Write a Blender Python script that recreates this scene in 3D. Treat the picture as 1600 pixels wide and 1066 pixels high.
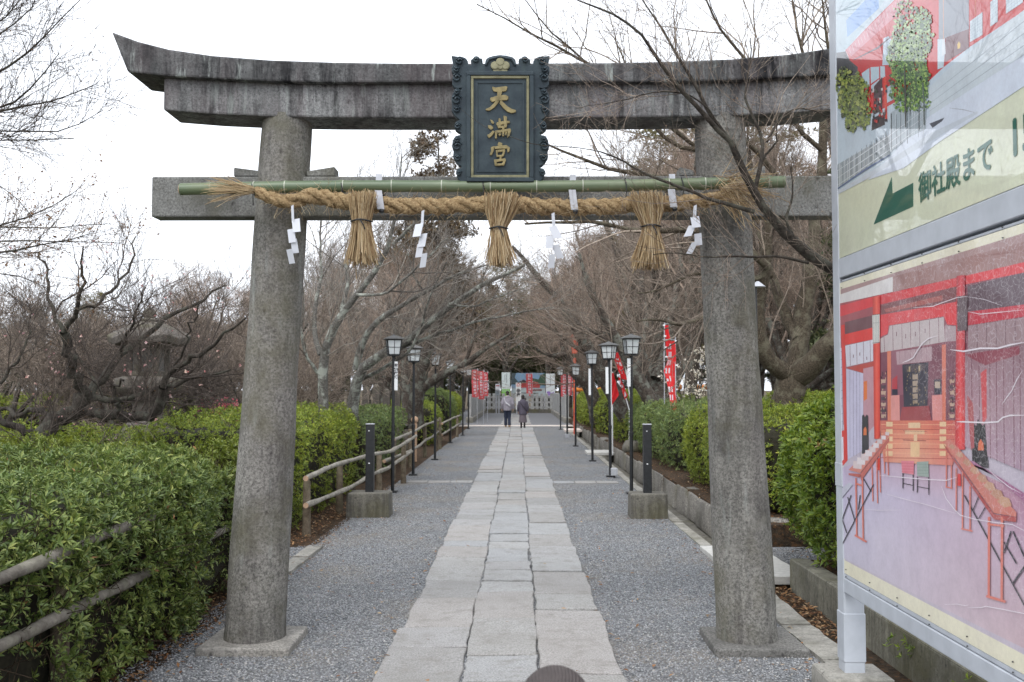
import bpy, bmesh, math, random
import numpy as np
from mathutils import Vector, Matrix
R = math.radians
for o in list(bpy.data.objects): bpy.data.objects.remove(o, do_unlink=True)
SC = bpy.context.scene
COL = SC.collection

# ---------------------------------------------------------------- camera, sky, sun, exposure
CAM_H, FPX, YAW, PITCH = 1.65, 35/36*1600, R(0.368), R(2.725)
cam_data = bpy.data.cameras.new('camera'); cam = bpy.data.objects.new('camera', cam_data); COL.objects.link(cam)
cam.location = (0, 0, CAM_H); cam.rotation_euler = (R(90)+PITCH, 0, YAW)
cam_data.lens = 35; cam_data.sensor_width = 36; cam_data.clip_start = .05; cam_data.clip_end = 2000
cam_data.dof.use_dof = True; cam_data.dof.focus_distance = 6.6; cam_data.dof.aperture_fstop = 6.0
SC.camera = cam

w = bpy.data.worlds.new("World"); SC.world = w; w.use_nodes = True
nt = w.node_tree; nt.nodes.clear()
wo = nt.nodes.new('ShaderNodeOutputWorld'); bg = nt.nodes.new('ShaderNodeBackground')
sky = nt.nodes.new('ShaderNodeTexSky'); sky.sky_type = 'NISHITA'; sky.sun_disc = False
SUN_EL, SUN_AZ = R(52), R(200)
sky.sun_elevation = SUN_EL; sky.sun_rotation = SUN_AZ; sky.air_density = 1.0; sky.dust_density = 4.0
hs = nt.nodes.new('ShaderNodeHueSaturation'); hs.inputs['Saturation'].default_value = .12
mx = nt.nodes.new('ShaderNodeMix'); mx.data_type = 'RGBA'; mx.inputs[0].default_value = .62     # the cloud sheet over the blue
mx.inputs[7].default_value = (10.7, 11.25, 12.2, 1)
nt.links.new(sky.outputs[0], hs.inputs['Color']); nt.links.new(hs.outputs[0], mx.inputs[6])
nt.links.new(mx.outputs[2], bg.inputs[0]); bg.inputs[1].default_value = .125
nt.links.new(bg.outputs[0], wo.inputs[0])
sd = bpy.data.lights.new('sun', 'SUN'); sun = bpy.data.objects.new('sun', sd); COL.objects.link(sun)
sd.energy = .6; sd.angle = R(25); sd.color = (1, .97, .92)
sun.rotation_euler = (R(90)-SUN_EL, 0, R(180)-SUN_AZ)
SC.view_settings.view_transform = 'Standard'; SC.view_settings.look = 'None'
SC.view_settings.gamma = 1; SC.view_settings.exposure = 0.7
try:
    SC.cycles.max_bounces = 6; SC.cycles.diffuse_bounces = 3; SC.cycles.glossy_bounces = 3
    SC.cycles.transmission_bounces = 3; SC.cycles.transparent_max_bounces = 6
except Exception: pass

# ---------------------------------------------------------------- survey helpers: photo pixel -> point in the place
_F = Vector((-math.sin(YAW)*math.cos(PITCH), math.cos(YAW)*math.cos(PITCH), math.sin(PITCH)))
_R = Vector((math.cos(YAW), math.sin(YAW), 0)); _U = _R.cross(_F)
def ray(px, py): return _F + _R*((px-800)/FPX) - _U*((py-533)/FPX)
def P(px, py, Y):
    d = ray(px, py); t = Y/d.y; return Vector((d.x*t, Y, CAM_H+d.z*t))
def PXP(px, py, X):
    d = ray(px, py); t = X/d.x; return Vector((X, d.y*t, CAM_H+d.z*t))

# ---------------------------------------------------------------- object helpers
def tag(o, label=None, cat=None, group=None, kind=None):
    if label: o['label'] = label
    if cat: o['category'] = cat
    if group: o['group'] = group
    if kind: o['kind'] = kind
    return o
def thing(name, label, cat, loc=(0,0,0), group=None):
    o = bpy.data.objects.new(name, None); o.empty_display_size = .2; COL.objects.link(o); o.location = loc
    return tag(o, label, cat, group)
def off(o):
    v = Vector((0,0,0))
    while o is not None: v += o.location; o = o.parent
    return v
def kids(o): return [c for c in bpy.data.objects if c.parent == o]
def copy_tree(o, parent=None, label=None):
    c = o.copy(); COL.objects.link(c)
    if parent is not None: c.parent = parent
    if label: c['label'] = label
    for ch in kids(o): copy_tree(ch, c)
    return c
def link_mesh(name, me, mat, parent=None):
    o = bpy.data.objects.new(name, me); COL.objects.link(o)
    if mat is not None:
        for m in (mat if isinstance(mat, (list, tuple)) else [mat]): me.materials.append(m)
    if parent is not None: o.parent = parent
    return o
def np_mesh(name, V, F, mat, parent=None, smooth=False, loc=None):
    """V (n,3), F (m,k) arrays -> one mesh object"""
    V = np.asarray(V, np.float64); F = np.asarray(F, np.int64)
    base = off(parent) if parent is not None else Vector(loc or (0,0,0))
    V = V - np.array(base)
    me = bpy.data.meshes.new(name); n, (m, k) = len(V), F.shape
    me.vertices.add(n); me.vertices.foreach_set('co', V.astype(np.float32).ravel())
    me.loops.add(m*k); me.loops.foreach_set('vertex_index', F.astype(np.int32).ravel())
    me.polygons.add(m); me.polygons.foreach_set('loop_start', np.arange(0, m*k, k, dtype=np.int32))
    me.polygons.foreach_set('loop_total', np.full(m, k, np.int32))
    if smooth: me.polygons.foreach_set('use_smooth', np.ones(m, bool))
    me.update(calc_edges=True)
    o = link_mesh(name, me, mat, parent)
    if parent is None: o.location = base
    return o
class MB:
    def __init__(s): s.v = []; s.f = []; s.mi = []
    def add(s, vs, fs, mi=0):
        b = len(s.v); s.v += [Vector(v) for v in vs]; s.f += [[b+i for i in f] for f in fs]; s.mi += [mi]*len(fs); return s
    def box(s, c, size, rz=0, mi=0, taper=1, M=None):
        x, y, z = [d/2 for d in size]; t = taper
        vs = [(-x,-y,-z),(x,-y,-z),(x,y,-z),(-x,y,-z),(-x*t,-y*t,z),(x*t,-y*t,z),(x*t,y*t,z),(-x*t,y*t,z)]
        m = Matrix.Translation(Vector(c)) @ (M if M is not None else Matrix.Rotation(rz, 4, 'Z'))
        return s.add([m @ Vector(v) for v in vs], [(0,3,2,1),(4,5,6,7),(0,1,5,4),(1,2,6,5),(2,3,7,6),(3,0,4,7)], mi)
    def hexa(s, lo, hi, mi=0):      # lo, hi: 4 points each, same winding seen from above
        return s.add(list(lo)+list(hi), [(3,2,1,0),(4,5,6,7),(0,1,5,4),(1,2,6,5),(2,3,7,6),(3,0,4,7)], mi)
    def rings(s, rs, cap=True, mi=0, closed=True):
        b = len(s.v); n = len(rs[0])
        fs = []
        for i in range(len(rs)-1):
            for j in range(n if closed else n-1):
                k = (j+1) % n
                fs.append((i*n+j, i*n+k, (i+1)*n+k, (i+1)*n+j))
        if cap: fs.append(tuple(range(n-1,-1,-1))); fs.append(tuple((len(rs)-1)*n+j for j in range(n)))
        return s.add([p for r in rs for p in r], fs, mi)
    def tube(s, pts, rad, n=8, mi=0, cap=True):
        pts = [Vector(p) for p in pts]
        if not isinstance(rad, (list, tuple)): rad = [rad]*len(pts)
        d0 = (pts[-1]-pts[0]); ref = Vector((0,0,1)) if abs(d0.normalized().z) < .8 else Vector((0,1,0))
        rs = []
        for i, p in enumerate(pts):
            t = (pts[min(i+1, len(pts)-1)]-pts[max(i-1, 0)]).normalized()
            a = t.cross(ref); a = a.normalized() if a.length > 1e-6 else Vector((1,0,0)); b = a.cross(t)
            rs.append([p + (a*math.cos(2*math.pi*j/n)+b*math.sin(2*math.pi*j/n))*rad[i] for j in range(n)])
        return s.rings([r[::-1] for r in rs], cap, mi)
    def lathe(s, c, prof, n=24, mi=0, ph=0):
        c = Vector(c)
        return s.rings([[c+Vector((r*math.cos(2*math.pi*j/n+ph), r*math.sin(2*math.pi*j/n+ph), z)) for j in range(n)] for r, z in prof], True, mi)
    def ball(s, c, r, n=12, mi=0):
        c = Vector(c); r = Vector(r if hasattr(r, '__len__') else (r,r,r)); rs = []
        for i in range(1, n//2):
            a = math.pi*i/(n//2)
            rs.append([c+Vector((r.x*math.sin(a)*math.cos(2*math.pi*j/n), r.y*math.sin(a)*math.sin(2*math.pi*j/n), -r.z*math.cos(a))) for j in range(n)])
        return s.rings(rs, True, mi)
    def prism(s, poly, back, mi=0):  # poly: 3D points (front outline), back: offset vector
        n = len(poly); poly = [Vector(p) for p in poly]; back = Vector(back)
        return s.add(poly+[p+back for p in poly], [tuple(range(n)), tuple(range(2*n-1, n-1, -1))] + [((i+1)%n, i, n+i, n+(i+1)%n) for i in range(n)], mi)
    def build(s, name, mat, parent=None, loc=None, bevel=0, smooth=None, tri=False, seg=1, jit=0, sub=0):
        base = off(parent) if parent is not None else Vector(loc or (0,0,0))
        me = bpy.data.meshes.new(name)
        me.from_pydata([tuple(v-base) for v in s.v], [], s.f)
        if any(s.mi): me.polygons.foreach_set('material_index', s.mi)
        me.update()
        if bevel or tri or jit or sub:
            bm = bmesh.new(); bm.from_mesh(me)
            if sub:
                bmesh.ops.subdivide_edges(bm, edges=bm.edges[:], cuts=sub, use_grid_fill=True)
            if bevel:
                es = [e for e in bm.edges if len(e.link_faces) == 2 and e.calc_face_angle(0) > R(30)]
                bmesh.ops.bevel(bm, geom=es, offset=bevel, offset_type='OFFSET', segments=seg, profile=.5, affect='EDGES', clamp_overlap=True)
            if jit:
                rr = random.Random(len(bm.verts))
                for v in bm.verts: v.co += Vector((rr.uniform(-1,1), rr.uniform(-1,1), rr.uniform(-1,1)))*jit
            if tri:
                bmesh.ops.triangulate(bm, faces=[f for f in bm.faces if len(f.verts) > 4])
            bmesh.ops.recalc_face_normals(bm, faces=bm.faces)
            bm.to_mesh(me); bm.free()
        if smooth is not None:
            me.polygons.foreach_set('use_smooth', [True]*len(me.polygons)); me.set_sharp_from_angle(angle=R(smooth))
        o = link_mesh(name, me, mat, parent)
        if parent is None: o.location = base
        return o
def struct(o): o['kind'] = 'structure'; return o

# ---------------------------------------------------------------- materials
class NT:
    def __init__(s, name):
        s.m = bpy.data.materials.new(name); s.m.use_nodes = True; s.t = s.m.node_tree; s.t.nodes.clear()
        s.out = s.n('ShaderNodeOutputMaterial'); s.b = s.n('ShaderNodeBsdfPrincipled')
        s.l(s.b.outputs[0], s.out.inputs[0]); s.tc = s.n('ShaderNodeTexCoord').outputs['Object']
    def n(s, t): return s.t.nodes.new(t)
    def l(s, a, b): s.t.links.new(a, b)
    def put(s, sock, v):
        if isinstance(v, bpy.types.NodeSocket): s.l(v, sock)
        elif isinstance(v, (tuple, list)) and sock.type == 'RGBA' and len(v) == 3: sock.default_value = (*v, 1)
        else: sock.default_value = v
    def vec(s, sc, src=None):
        m = s.n('ShaderNodeMapping'); s.l(src or s.tc, m.inputs[0]); m.inputs['Scale'].default_value = sc; return m.outputs[0]
    def noise(s, scale, detail=3, rough=.55, v=None, dist=0):
        n = s.n('ShaderNodeTexNoise'); s.l(v or s.tc, n.inputs['Vector']); n.inputs['Scale'].default_value = scale
        n.inputs['Detail'].default_value = detail; n.inputs['Roughness'].default_value = rough; n.inputs['Distortion'].default_value = dist
        return n.outputs[0]
    def vor(s, scale, feat='F1', v=None, out='Distance', rnd=1):
        n = s.n('ShaderNodeTexVoronoi'); n.feature = feat; s.l(v or s.tc, n.inputs['Vector']); n.inputs['Scale'].default_value = scale
        n.inputs['Randomness'].default_value = rnd
        return n.outputs[out]
    def ramp(s, f, stops, const=False):
        n = s.n('ShaderNodeValToRGB'); s.l(f, n.inputs[0]); e = n.color_ramp.elements
        if const: n.color_ramp.interpolation = 'CONSTANT'
        while len(e) < len(stops): e.new(.5)
        for i, (p, c) in enumerate(stops):
            e[i].position = p; e[i].color = (c, c, c, 1) if isinstance(c, (int, float)) else (*c, 1)
        return n.outputs[0]
    def mix(s, f, a, b, mode='MIX'):
        n = s.n('ShaderNodeMix'); n.data_type = 'RGBA'; n.blend_type = mode
        s.put(n.inputs[0], f); s.put(n.inputs[6], a); s.put(n.inputs[7], b); return n.outputs[2]
    def math(s, op, a, b=0.0):
        n = s.n('ShaderNodeMath'); n.operation = op; s.put(n.inputs[0], a); s.put(n.inputs[1], b); return n.outputs[0]
    def sep(s, v, i):
        n = s.n('ShaderNodeSeparateXYZ'); s.l(v, n.inputs[0]); return n.outputs[i]
    def rnd(s): return s.n('ShaderNodeNewGeometry').outputs['Random Per Island']
    def pos(s): return s.n('ShaderNodeNewGeometry').outputs['Position']
    def orand(s): return s.n('ShaderNodeObjectInfo').outputs['Random']
    def attr(s, nm):
        n = s.n('ShaderNodeVertexColor'); n.layer_name = nm; return n.outputs[0]
    def bump(s, h, strength=.5, dist=.01):
        n = s.n('ShaderNodeBump'); s.l(h, n.inputs['Height']); n.inputs['Strength'].default_value = strength; n.inputs['Distance'].default_value = dist
        s.l(n.outputs[0], s.b.inputs['Normal']); return s
    def end(s, col, rough=.8, spec=.3, metal=0, coat=0, transl=None):
        s.put(s.b.inputs['Base Color'], col); s.put(s.b.inputs['Roughness'], rough)
        s.b.inputs['Specular IOR Level'].default_value = spec; s.b.inputs['Metallic'].default_value = metal
        if coat: s.b.inputs['Coat Weight'].default_value = coat; s.b.inputs['Coat IOR'].default_value = 1.6; s.b.inputs['Coat Roughness'].default_value = .02
        if transl:
            t = s.n('ShaderNodeBsdfTranslucent'); s.put(t.inputs[0], col); mx = s.n('ShaderNodeMixShader'); mx.inputs[0].default_value = transl
            s.l(s.b.outputs[0], mx.inputs[1]); s.l(t.outputs[0], mx.inputs[2]); s.l(mx.outputs[0], s.out.inputs[0])
        return s.m
M = {}
def plain(nm, col, rough=.6, var=.18, sc=14, spec=.3, bump=0, **k):
    n = NT(nm); f = n.noise(sc, 4)
    c = n.mix(n.ramp(f, [(.3, 0.), (.7, 1.)]), tuple(x*(1-var) for x in col), tuple(min(1, x*(1+var)) for x in col))
    if bump: n.bump(n.noise(sc*6, 3), bump, .004)
    M[nm] = n.end(c, rough, spec, **k); return M[nm]

def stone(nm, base, speck=(.55, 1.5), dark=(.03,.027,.028), streak=0.0, moss=0.0, sc=70, pale=.0, purp=.0):
    n = NT(nm)
    sp = n.noise(sc, 2, .8); c = n.mix(n.ramp(sp, [(.36, 0.), (.64, 1.)]), tuple(x*speck[0] for x in base), tuple(x*speck[1] for x in base))
    big = n.noise(2.6, 6, .68); c = n.mix(n.ramp(big, [(.42, 0.), (.62, .62)]), c, tuple(x*.45 for x in base)); c = n.mix(n.ramp(n.noise(5.5, 5, .7), [(.56, 0.), (.66, .4)]), c, tuple(min(1, x*1.55) for x in base))
    pit = n.vor(sc*.55, 'F1'); c = n.mix(n.ramp(pit, [(.0, .75), (.22, 0.)]), c, dark)
    pm = n.math('MULTIPLY', n.ramp(n.vor(13, 'F1', n.vec((1,1,.8))), [(.0, 1.), (.24, 0.)]), n.ramp(n.noise(24, 3, .7), [(.46,0.),(.56,1.)])); c = n.mix(pm, c, dark)
    if purp: c = n.mix(n.math('MULTIPLY', n.ramp(n.noise(1.7, 4, .6, n.vec((2.2,1,.5))), [(.45, 0.), (.62, 1.)]), purp), c, (.115,.085,.09))
    if streak:
        v = n.vec((5.5, 5.5, .55)); st = n.noise(2.1, 6, .72, v, .5)
        st2 = n.noise(1.9, 5, .7)
        f = n.math('MULTIPLY', n.ramp(st, [(.44, 0.), (.58, 1.)]), n.ramp(st2, [(.4, .2), (.6, 1.)]))
        c = n.mix(n.math('MULTIPLY', f, streak), c, dark)
    if pale:
        v = n.vec((9, 9, 1.2)); f = n.ramp(n.noise(1.5, 6, .7, v), [(.58, 0.), (.68, 1.)]); c = n.mix(n.math('MULTIPLY', f, pale), c, (.33,.36,.34))
    if moss:
        f = n.ramp(n.noise(1.3, 5, .65), [(.5, 0.), (.72, 1.)]); c = n.mix(n.math('MULTIPLY', f, moss), c, (.14,.13,.055))
    n.bump(n.math('ADD', n.noise(sc*.9, 3, .7), n.math('MULTIPLY', n.noise(9, 3), .6)), .55, .006)
    M[nm] = n.end(c, .88, .25); return M[nm]
stone('granite_column', (.205,.198,.18), speck=(.58,1.45), streak=.5, purp=.15, moss=.45, sc=62, pale=.25)
stone('granite_lintel', (.222,.224,.224), speck=(.62,1.4), dark=(.02,.019,.02), streak=.8, purp=.5, pale=.45, sc=62)
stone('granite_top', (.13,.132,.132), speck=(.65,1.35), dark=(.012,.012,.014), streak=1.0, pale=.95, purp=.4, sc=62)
stone('granite_beam', (.2,.2,.19), speck=(.62,1.4), streak=.25, moss=.35, sc=75)
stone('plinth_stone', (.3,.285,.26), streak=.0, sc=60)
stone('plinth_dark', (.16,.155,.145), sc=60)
stone('lantern_stone', (.13,.115,.10), sc=50, moss=.5, streak=.3)
stone('kerb_stone', (.24,.225,.2), sc=40, moss=.35, streak=.2)
stone('concrete', (.33,.315,.28), speck=(.85,1.15), sc=60, moss=.3, streak=.35)
stone('concrete_dark', (.17,.16,.135), speck=(.8,1.2), sc=50, moss=.5, streak=.6)
stone('wall_concrete', (.22,.21,.165), speck=(.85,1.15), sc=40, moss=.6, streak=.5)
stone('fence_stone', (.42,.42,.41), speck=(.9,1.1), sc=40, streak=.15)

def paver():
    n = NT('paver_stone'); p = n.rnd()
    base = n.ramp(p, [(0, (.33,.321,.307)), (.3, (.385,.38,.37)), (.55, (.345,.35,.355)), (.8, (.375,.353,.335)), (1, (.295,.295,.29))])
    sp = n.noise(95, 3, .75); c = n.mix(n.ramp(sp, [(.36, .0), (.6, 1.)]), n.mix(1, base, (.62,.62,.62), 'MULTIPLY'), n.mix(1, base, (1.13,1.13,1.13), 'MULTIPLY'))
    lg = n.noise(2.4, 5, .6); c = n.mix(n.ramp(lg, [(.4, 0.), (.75, .4)]), c, n.mix(1, base, (.62,.6,.55), 'MULTIPLY'))
    dt = n.noise(7, 4, .7); c = n.mix(n.ramp(dt, [(.52, 0.), (.72, .6)]), c, (.19,.178,.155))
    # rough chiselled face
    chis = n.noise(26, 3, .6, n.vec((.6, 1.5, 1)), .6)
    n.bump(n.math('ADD', n.math('MULTIPLY', chis, 1.0), n.math('MULTIPLY', n.noise(110, 2), .35)), .8, .012)
    M['paver'] = n.end(c, .8, .25)
paver()
def gravel(nm, sc, cols, dirt=.5):
    n = NT(nm); v = n.pos()
    c1 = n.vor(sc, v=v, out='Color'); d1 = n.vor(sc, v=v)
    g = n.sep(c1, 0)
    c = n.ramp(g, [(0, cols[0]), (.35, cols[1]), (.7, cols[2]), (.9, cols[3]), (1, cols[4])])
    c = n.mix(n.ramp(d1, [(.35, 0.), (.75, .85)]), c, tuple(x*.35 for x in cols[0]))
    lg = n.noise(.9, 5, .62, v); c = n.mix(n.math('MULTIPLY', n.ramp(lg, [(.48, 0.), (.72, 1.)]), dirt), c, (.25,.215,.17))
    lg2 = n.noise(.55, 5, .65, v); c = n.mix(n.ramp(lg2, [(.36, .5), (.55, 0.)]), c, tuple(x*.62 for x in cols[1]))
    h = n.math('SUBTRACT', 1.0, d1)
    n.bump(n.math('ADD', h, n.math('MULTIPLY', n.sep(c1, 1), .5)), 1.0, .011)
    M[nm] = n.end(c, .85, .25); return M[nm]
gravel('gravel', 66, [(.15,.156,.164), (.245,.252,.262), (.33,.338,.35), (.43,.437,.447), (.6,.6,.6)], .8)
def pebbles():
    n = NT('pebble'); c = n.ramp(n.rnd(), [(0,(.11,.115,.122)),(.3,(.2,.206,.216)),(.7,(.32,.328,.34)),(.92,(.44,.445,.45)),(.97,(.33,.29,.24)),(1,(.58,.575,.57))])
    M['pebble'] = n.end(c, .8, .3)
pebbles()
def soil(nm, a, b):
    n = NT(nm); v = n.pos(); c = n.mix(n.ramp(n.noise(14, 6, .7, v), [(.35,0.),(.68,1.)]), a, b)
    cell = n.vor(38, v=v, out='Color'); c = n.mix(n.ramp(n.sep(cell,0), [(.6,0.),(.9,.7)]), c, (.17,.09,.045))
    n.bump(n.noise(45, 4, .7, v), 1, .03); M[nm] = n.end(c, .95, .1)
soil('soil', (.035,.027,.02), (.10,.075,.055)); soil('ground', (.05,.045,.03), (.11,.1,.07))
plain('asphalt', (.17,.172,.18), .9, .15, 30, bump=.6)
plain('strip_stone', (.5,.49,.46), .85, .12, 22, bump=.4)
plain('pale_paving', (.62,.55,.5), .85, .08, 6)

def leafmat(nm, cols, rough=.42, tr=.25, spec=.4):
    n = NT(nm); c = n.ramp(n.rnd(), [(i/(len(cols)-1), x) for i, x in enumerate(cols)])
    big = n.noise(1.1, 3, .6, n.pos()); c = n.mix(n.ramp(big, [(.35,0.),(.7,.6)]), c, n.mix(1, c, (1.3,1.15,.75), 'MULTIPLY'))
    if nm == 'leaf_dark':      # fresh yellow-green growth towards the far end of this hedge
        f = n.math('ADD', n.math('MULTIPLY', n.math('SUBTRACT', n.sep(n.pos(), 1), 7.3), .75), n.math('MULTIPLY', n.math('SUBTRACT', n.noise(1.7, 3, .6, n.pos()), .5), 2.0))
        f = n.math('MULTIPLY', n.ramp(f, [(.1,0.),(.9,1.)]), n.ramp(n.sep(n.pos(), 2), [(.45,.1),(.95,1.)])); c = n.mix(f, c, n.mix(n.rnd(), (.12,.17,.02), (.24,.27,.03)))
    M[nm] = n.end(c, rough, spec, transl=tr); return M[nm]
leafmat('leaf_dark', [(0.056,0.094,0.027),(0.088,0.140,0.038),(0.127,0.191,0.050),(0.177,0.247,0.065),(0.255,0.314,0.090),(0.149,0.214,0.057),(0.106,0.160,0.042),(0.326,0.368,0.105)], .4, .22, .45)
leafmat('leaf_lime', [(0.076,0.121,0.025),(0.152,0.217,0.035),(0.228,0.302,0.042),(0.316,0.388,0.055),(0.177,0.242,0.036),(0.380,0.399,0.060)], .45, .28, .4)
leafmat('leaf_bright', [(0.064,0.119,0.020),(0.110,0.184,0.026),(0.167,0.255,0.033),(0.244,0.327,0.040),(0.129,0.202,0.030),(0.309,0.369,0.050)], .4, .28, .45)
leafmat('leaf_grey', [(0.087,0.147,0.054),(0.141,0.207,0.080),(0.194,0.265,0.097),(0.261,0.325,0.106),(0.153,0.217,0.071)])
leafmat('leaf_evergreen', [(0.028,0.042,0.020),(0.049,0.070,0.031),(0.077,0.098,0.042),(0.105,0.112,0.050),(0.042,0.063,0.028)], .6, .15)
leafmat('leaf_brownish', [(0.078,0.055,0.039),(0.130,0.091,0.062),(0.182,0.130,0.086),(0.130,0.104,0.058),(0.091,0.072,0.052)], .7, .2)
leafmat('leaf_olive', [(0.078,0.081,0.029),(0.124,0.117,0.042),(0.169,0.150,0.052),(0.104,0.104,0.039),(0.195,0.156,0.065)], .6, .2)
leafmat('leaf_litter', [(.09,.035,.016),(.17,.075,.03),(.26,.13,.055),(.36,.22,.11),(.12,.05,.022),(.5,.38,.24)], .7, .1)
leafmat('dry_leaf', [(.16,.08,.045),(.22,.12,.065),(.28,.17,.10),(.18,.10,.06)], .7, .3)
leafmat('blossom_pale', [(.85,.72,.72),(.8,.5,.53),(.62,.22,.26),(.85,.75,.73)], .6, .3)
leafmat('blossom_white', [(.85,.83,.8),(.8,.78,.72),(.75,.7,.66)], .6, .3)
leafmat('blossom_pink', [(.75,.16,.28),(.8,.28,.38),(.62,.09,.2)], .6, .3)
def bark(nm, a, b, lich=0.0, lc=(.36,.4,.34), sc=30):
    n = NT(nm); v = n.pos(); f = n.noise(sc, 5, .7, v); c = n.mix(n.ramp(f, [(.35,0.),(.68,1.)]), a, b)
    if nm.startswith('twig'): c = n.mix(1, c, n.ramp(n.rnd(), [(0,(.5,.48,.47)),(.4,(1.05,1.03,1.0)),(.8,(1.45,1.42,1.36)),(1,(2.0,1.96,1.88))]), 'MULTIPLY')
    if lich: c = n.mix(n.math('MULTIPLY', n.ramp(n.noise(5.5, 5, .7, v), [(.5,0.),(.6,1.)]), lich), c, lc)
    n.bump(n.noise(sc, 4, .7, v), .8, .02); M[nm] = n.end(c, .9, .2); return M[nm]
bark('bark_dark', (.022,.019,.016), (.085,.072,.06), .3, (.17,.18,.14)); bark('bark_grey', (.075,.07,.062), (.22,.21,.19), .7, (.46,.49,.43), 40)
bark('bark_old', (.035,.028,.02), (.125,.10,.072), .55, (.19,.175,.125), 45); bark('bark_cherry', (.035,.028,.024), (.115,.094,.078), .3)
bark('twig_brown', (.15,.122,.10), (.31,.26,.22)); bark('twig_dark', (.06,.05,.045), (.15,.125,.11)); bark('twig_grey', (.15,.138,.124), (.31,.285,.26))
bark('twig_pink', (.19,.145,.12), (.36,.285,.235)); bark('hedge_twig', (.03,.022,.014), (.08,.055,.035)); 
bark('rail_wood', (.16,.145,.12), (.36,.335,.29), .25, (.42,.42,.36), 14); bark('rail_old', (.09,.08,.065), (.235,.215,.185), .3, (.3,.3,.22), 9); bark('post_wood', (.085,.065,.045), (.2,.165,.12), .3, (.2,.2,.12), 12)
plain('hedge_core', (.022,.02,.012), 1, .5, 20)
plain('black_metal', (.018,.019,.021), .42, .3, 30, .45); plain('lamp_black', (.02,.021,.023), .5, .3, 25); plain('lamp_roof', (.09,.09,.088), .6, .3, 25)
plain('lamp_glass', (.62,.65,.66), .3, .06, 6); plain('white_plastic', (.78,.79,.8), .5, .05, 12); plain('paper', (.7,.72,.77), .8, .03, 10, transl=.25)
plain('steel_white', (.43,.455,.495), .5, .08, 10)
plain('bracket_grey', (.42,.43,.46), .5, .08, 30)
plain('nobori_red', (.72,.035,.04), .75, .08, 6, transl=.25); plain('nobori_pink', (.6,.1,.11), .75, .1, 6, transl=.25); plain('vermilion', (.62,.11,.06), .6, .15, 10)
plain('orange_lamp', (.9,.3,.06), .6, .1, 10)
plain('gold', (.28,.23,.11), .5, .35, 26, .4); plain('gold_pale', (.24,.23,.14), .6, .3, 20, .3)
plain('text_green', (.012,.11,.075), .35, .05, 5, coat=1); plain('ink', (.03,.03,.035), .7, .05, 5); plain('dark_gap', (.01,.01,.01), .9, .1, 5)
def plaque_mat():
    n = NT('plaque_bronze'); c = n.mix(n.ramp(n.noise(9,5,.65), [(.35,0.),(.7,1.)]), (.026,.04,.052), (.055,.078,.09))
    c = n.mix(n.ramp(n.noise(4,4,.6,n.vec((3,3,.5))), [(.55,0.),(.75,.35)]), c, (.075,.11,.105)); n.bump(n.noise(60,3), .3, .003)
    M['plaque'] = n.end(c, .5, .45, metal=.2)
plaque_mat()
def bamboo_mat():
    n = NT('bamboo'); c = n.mix(n.ramp(n.noise(3,4,.6,n.vec((.5,6,6))), [(.35,0.),(.7,1.)]), (.085,.125,.07), (.165,.2,.12))
    c = n.mix(n.ramp(n.noise(1.4,3,.6), [(.52,0.),(.8,.6)]), c, (.2,.2,.1)); M['bamboo'] = n.end(c, .38, .45)
bamboo_mat()
plain('bamboo_node', (.42,.44,.36), .6, .15, 40)
plain('cut_wood', (.45,.3,.2), .8, .2, 30)
def straw_mat():
    n = NT('straw'); c = n.ramp(n.rnd(), [(0,(.26,.165,.085)),(.4,(.42,.295,.16)),(.75,(.56,.425,.245)),(1,(.7,.58,.39))]); M['straw'] = n.end(c, .65, .3, transl=.12)
    n = NT('rope_straw'); v = n.vec((1,1,1)); c = n.mix(n.ramp(n.noise(70,4,.75), [(.32,0.),(.68,1.)]), (.17,.105,.05), (.5,.37,.205)); n.bump(n.noise(90,3,.7), 1, .01); M['rope'] = n.end(c, .8, .2)
straw_mat()
# ================================================================= THE SETTING
rng = random.Random(7); nr = np.random.default_rng(11)
def sheet(name, x0, x1, y0, y1, z, mat):
    return struct(MB().add([(x0,y0,z),(x1,y0,z),(x1,y1,z),(x0,y1,z)], [(0,1,2,3)]).build(name, M[mat]))
sheet('ground', -700, 700, -300, 900, -.35, 'ground')
sheet('gravel_yard', -2.13, 1.98, -6, 43.4, 0, 'gravel')
sheet('side_lane', -12, -2.134, 8.85, 10.45, -.004, 'gravel')
sheet('side_lane', 2.37, 14, 8.72, 10.5, -.004, 'gravel')
b = MB()
b.box((-27.0, 1.4, -.18), (50, 14.8, .34)); b.box((-27.0, 43, -.18), (50, 65, .34))
struct(b.build('soil_bed', M['soil']))
b = MB()
b.box((27.45, 1.35, -.08), (50, 14.7, .5)); b.box((27.42, 43.1, -.06), (50, 65, .54))
struct(b.build('soil_bed', M['soil']))
sheet('forecourt', -5.5, 5.5, 44.62, 76, .0, 'asphalt')
struct(MB().box((0, 44, .004), (5.2, 1.16, .03)).build('cross_paving', M['pale_paving'], bevel=.005))
b = MB(); b.box((2.19, 18, -.23), (.46, 52, .06)); struct(b.build('ditch', M['concrete_dark']))

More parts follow.
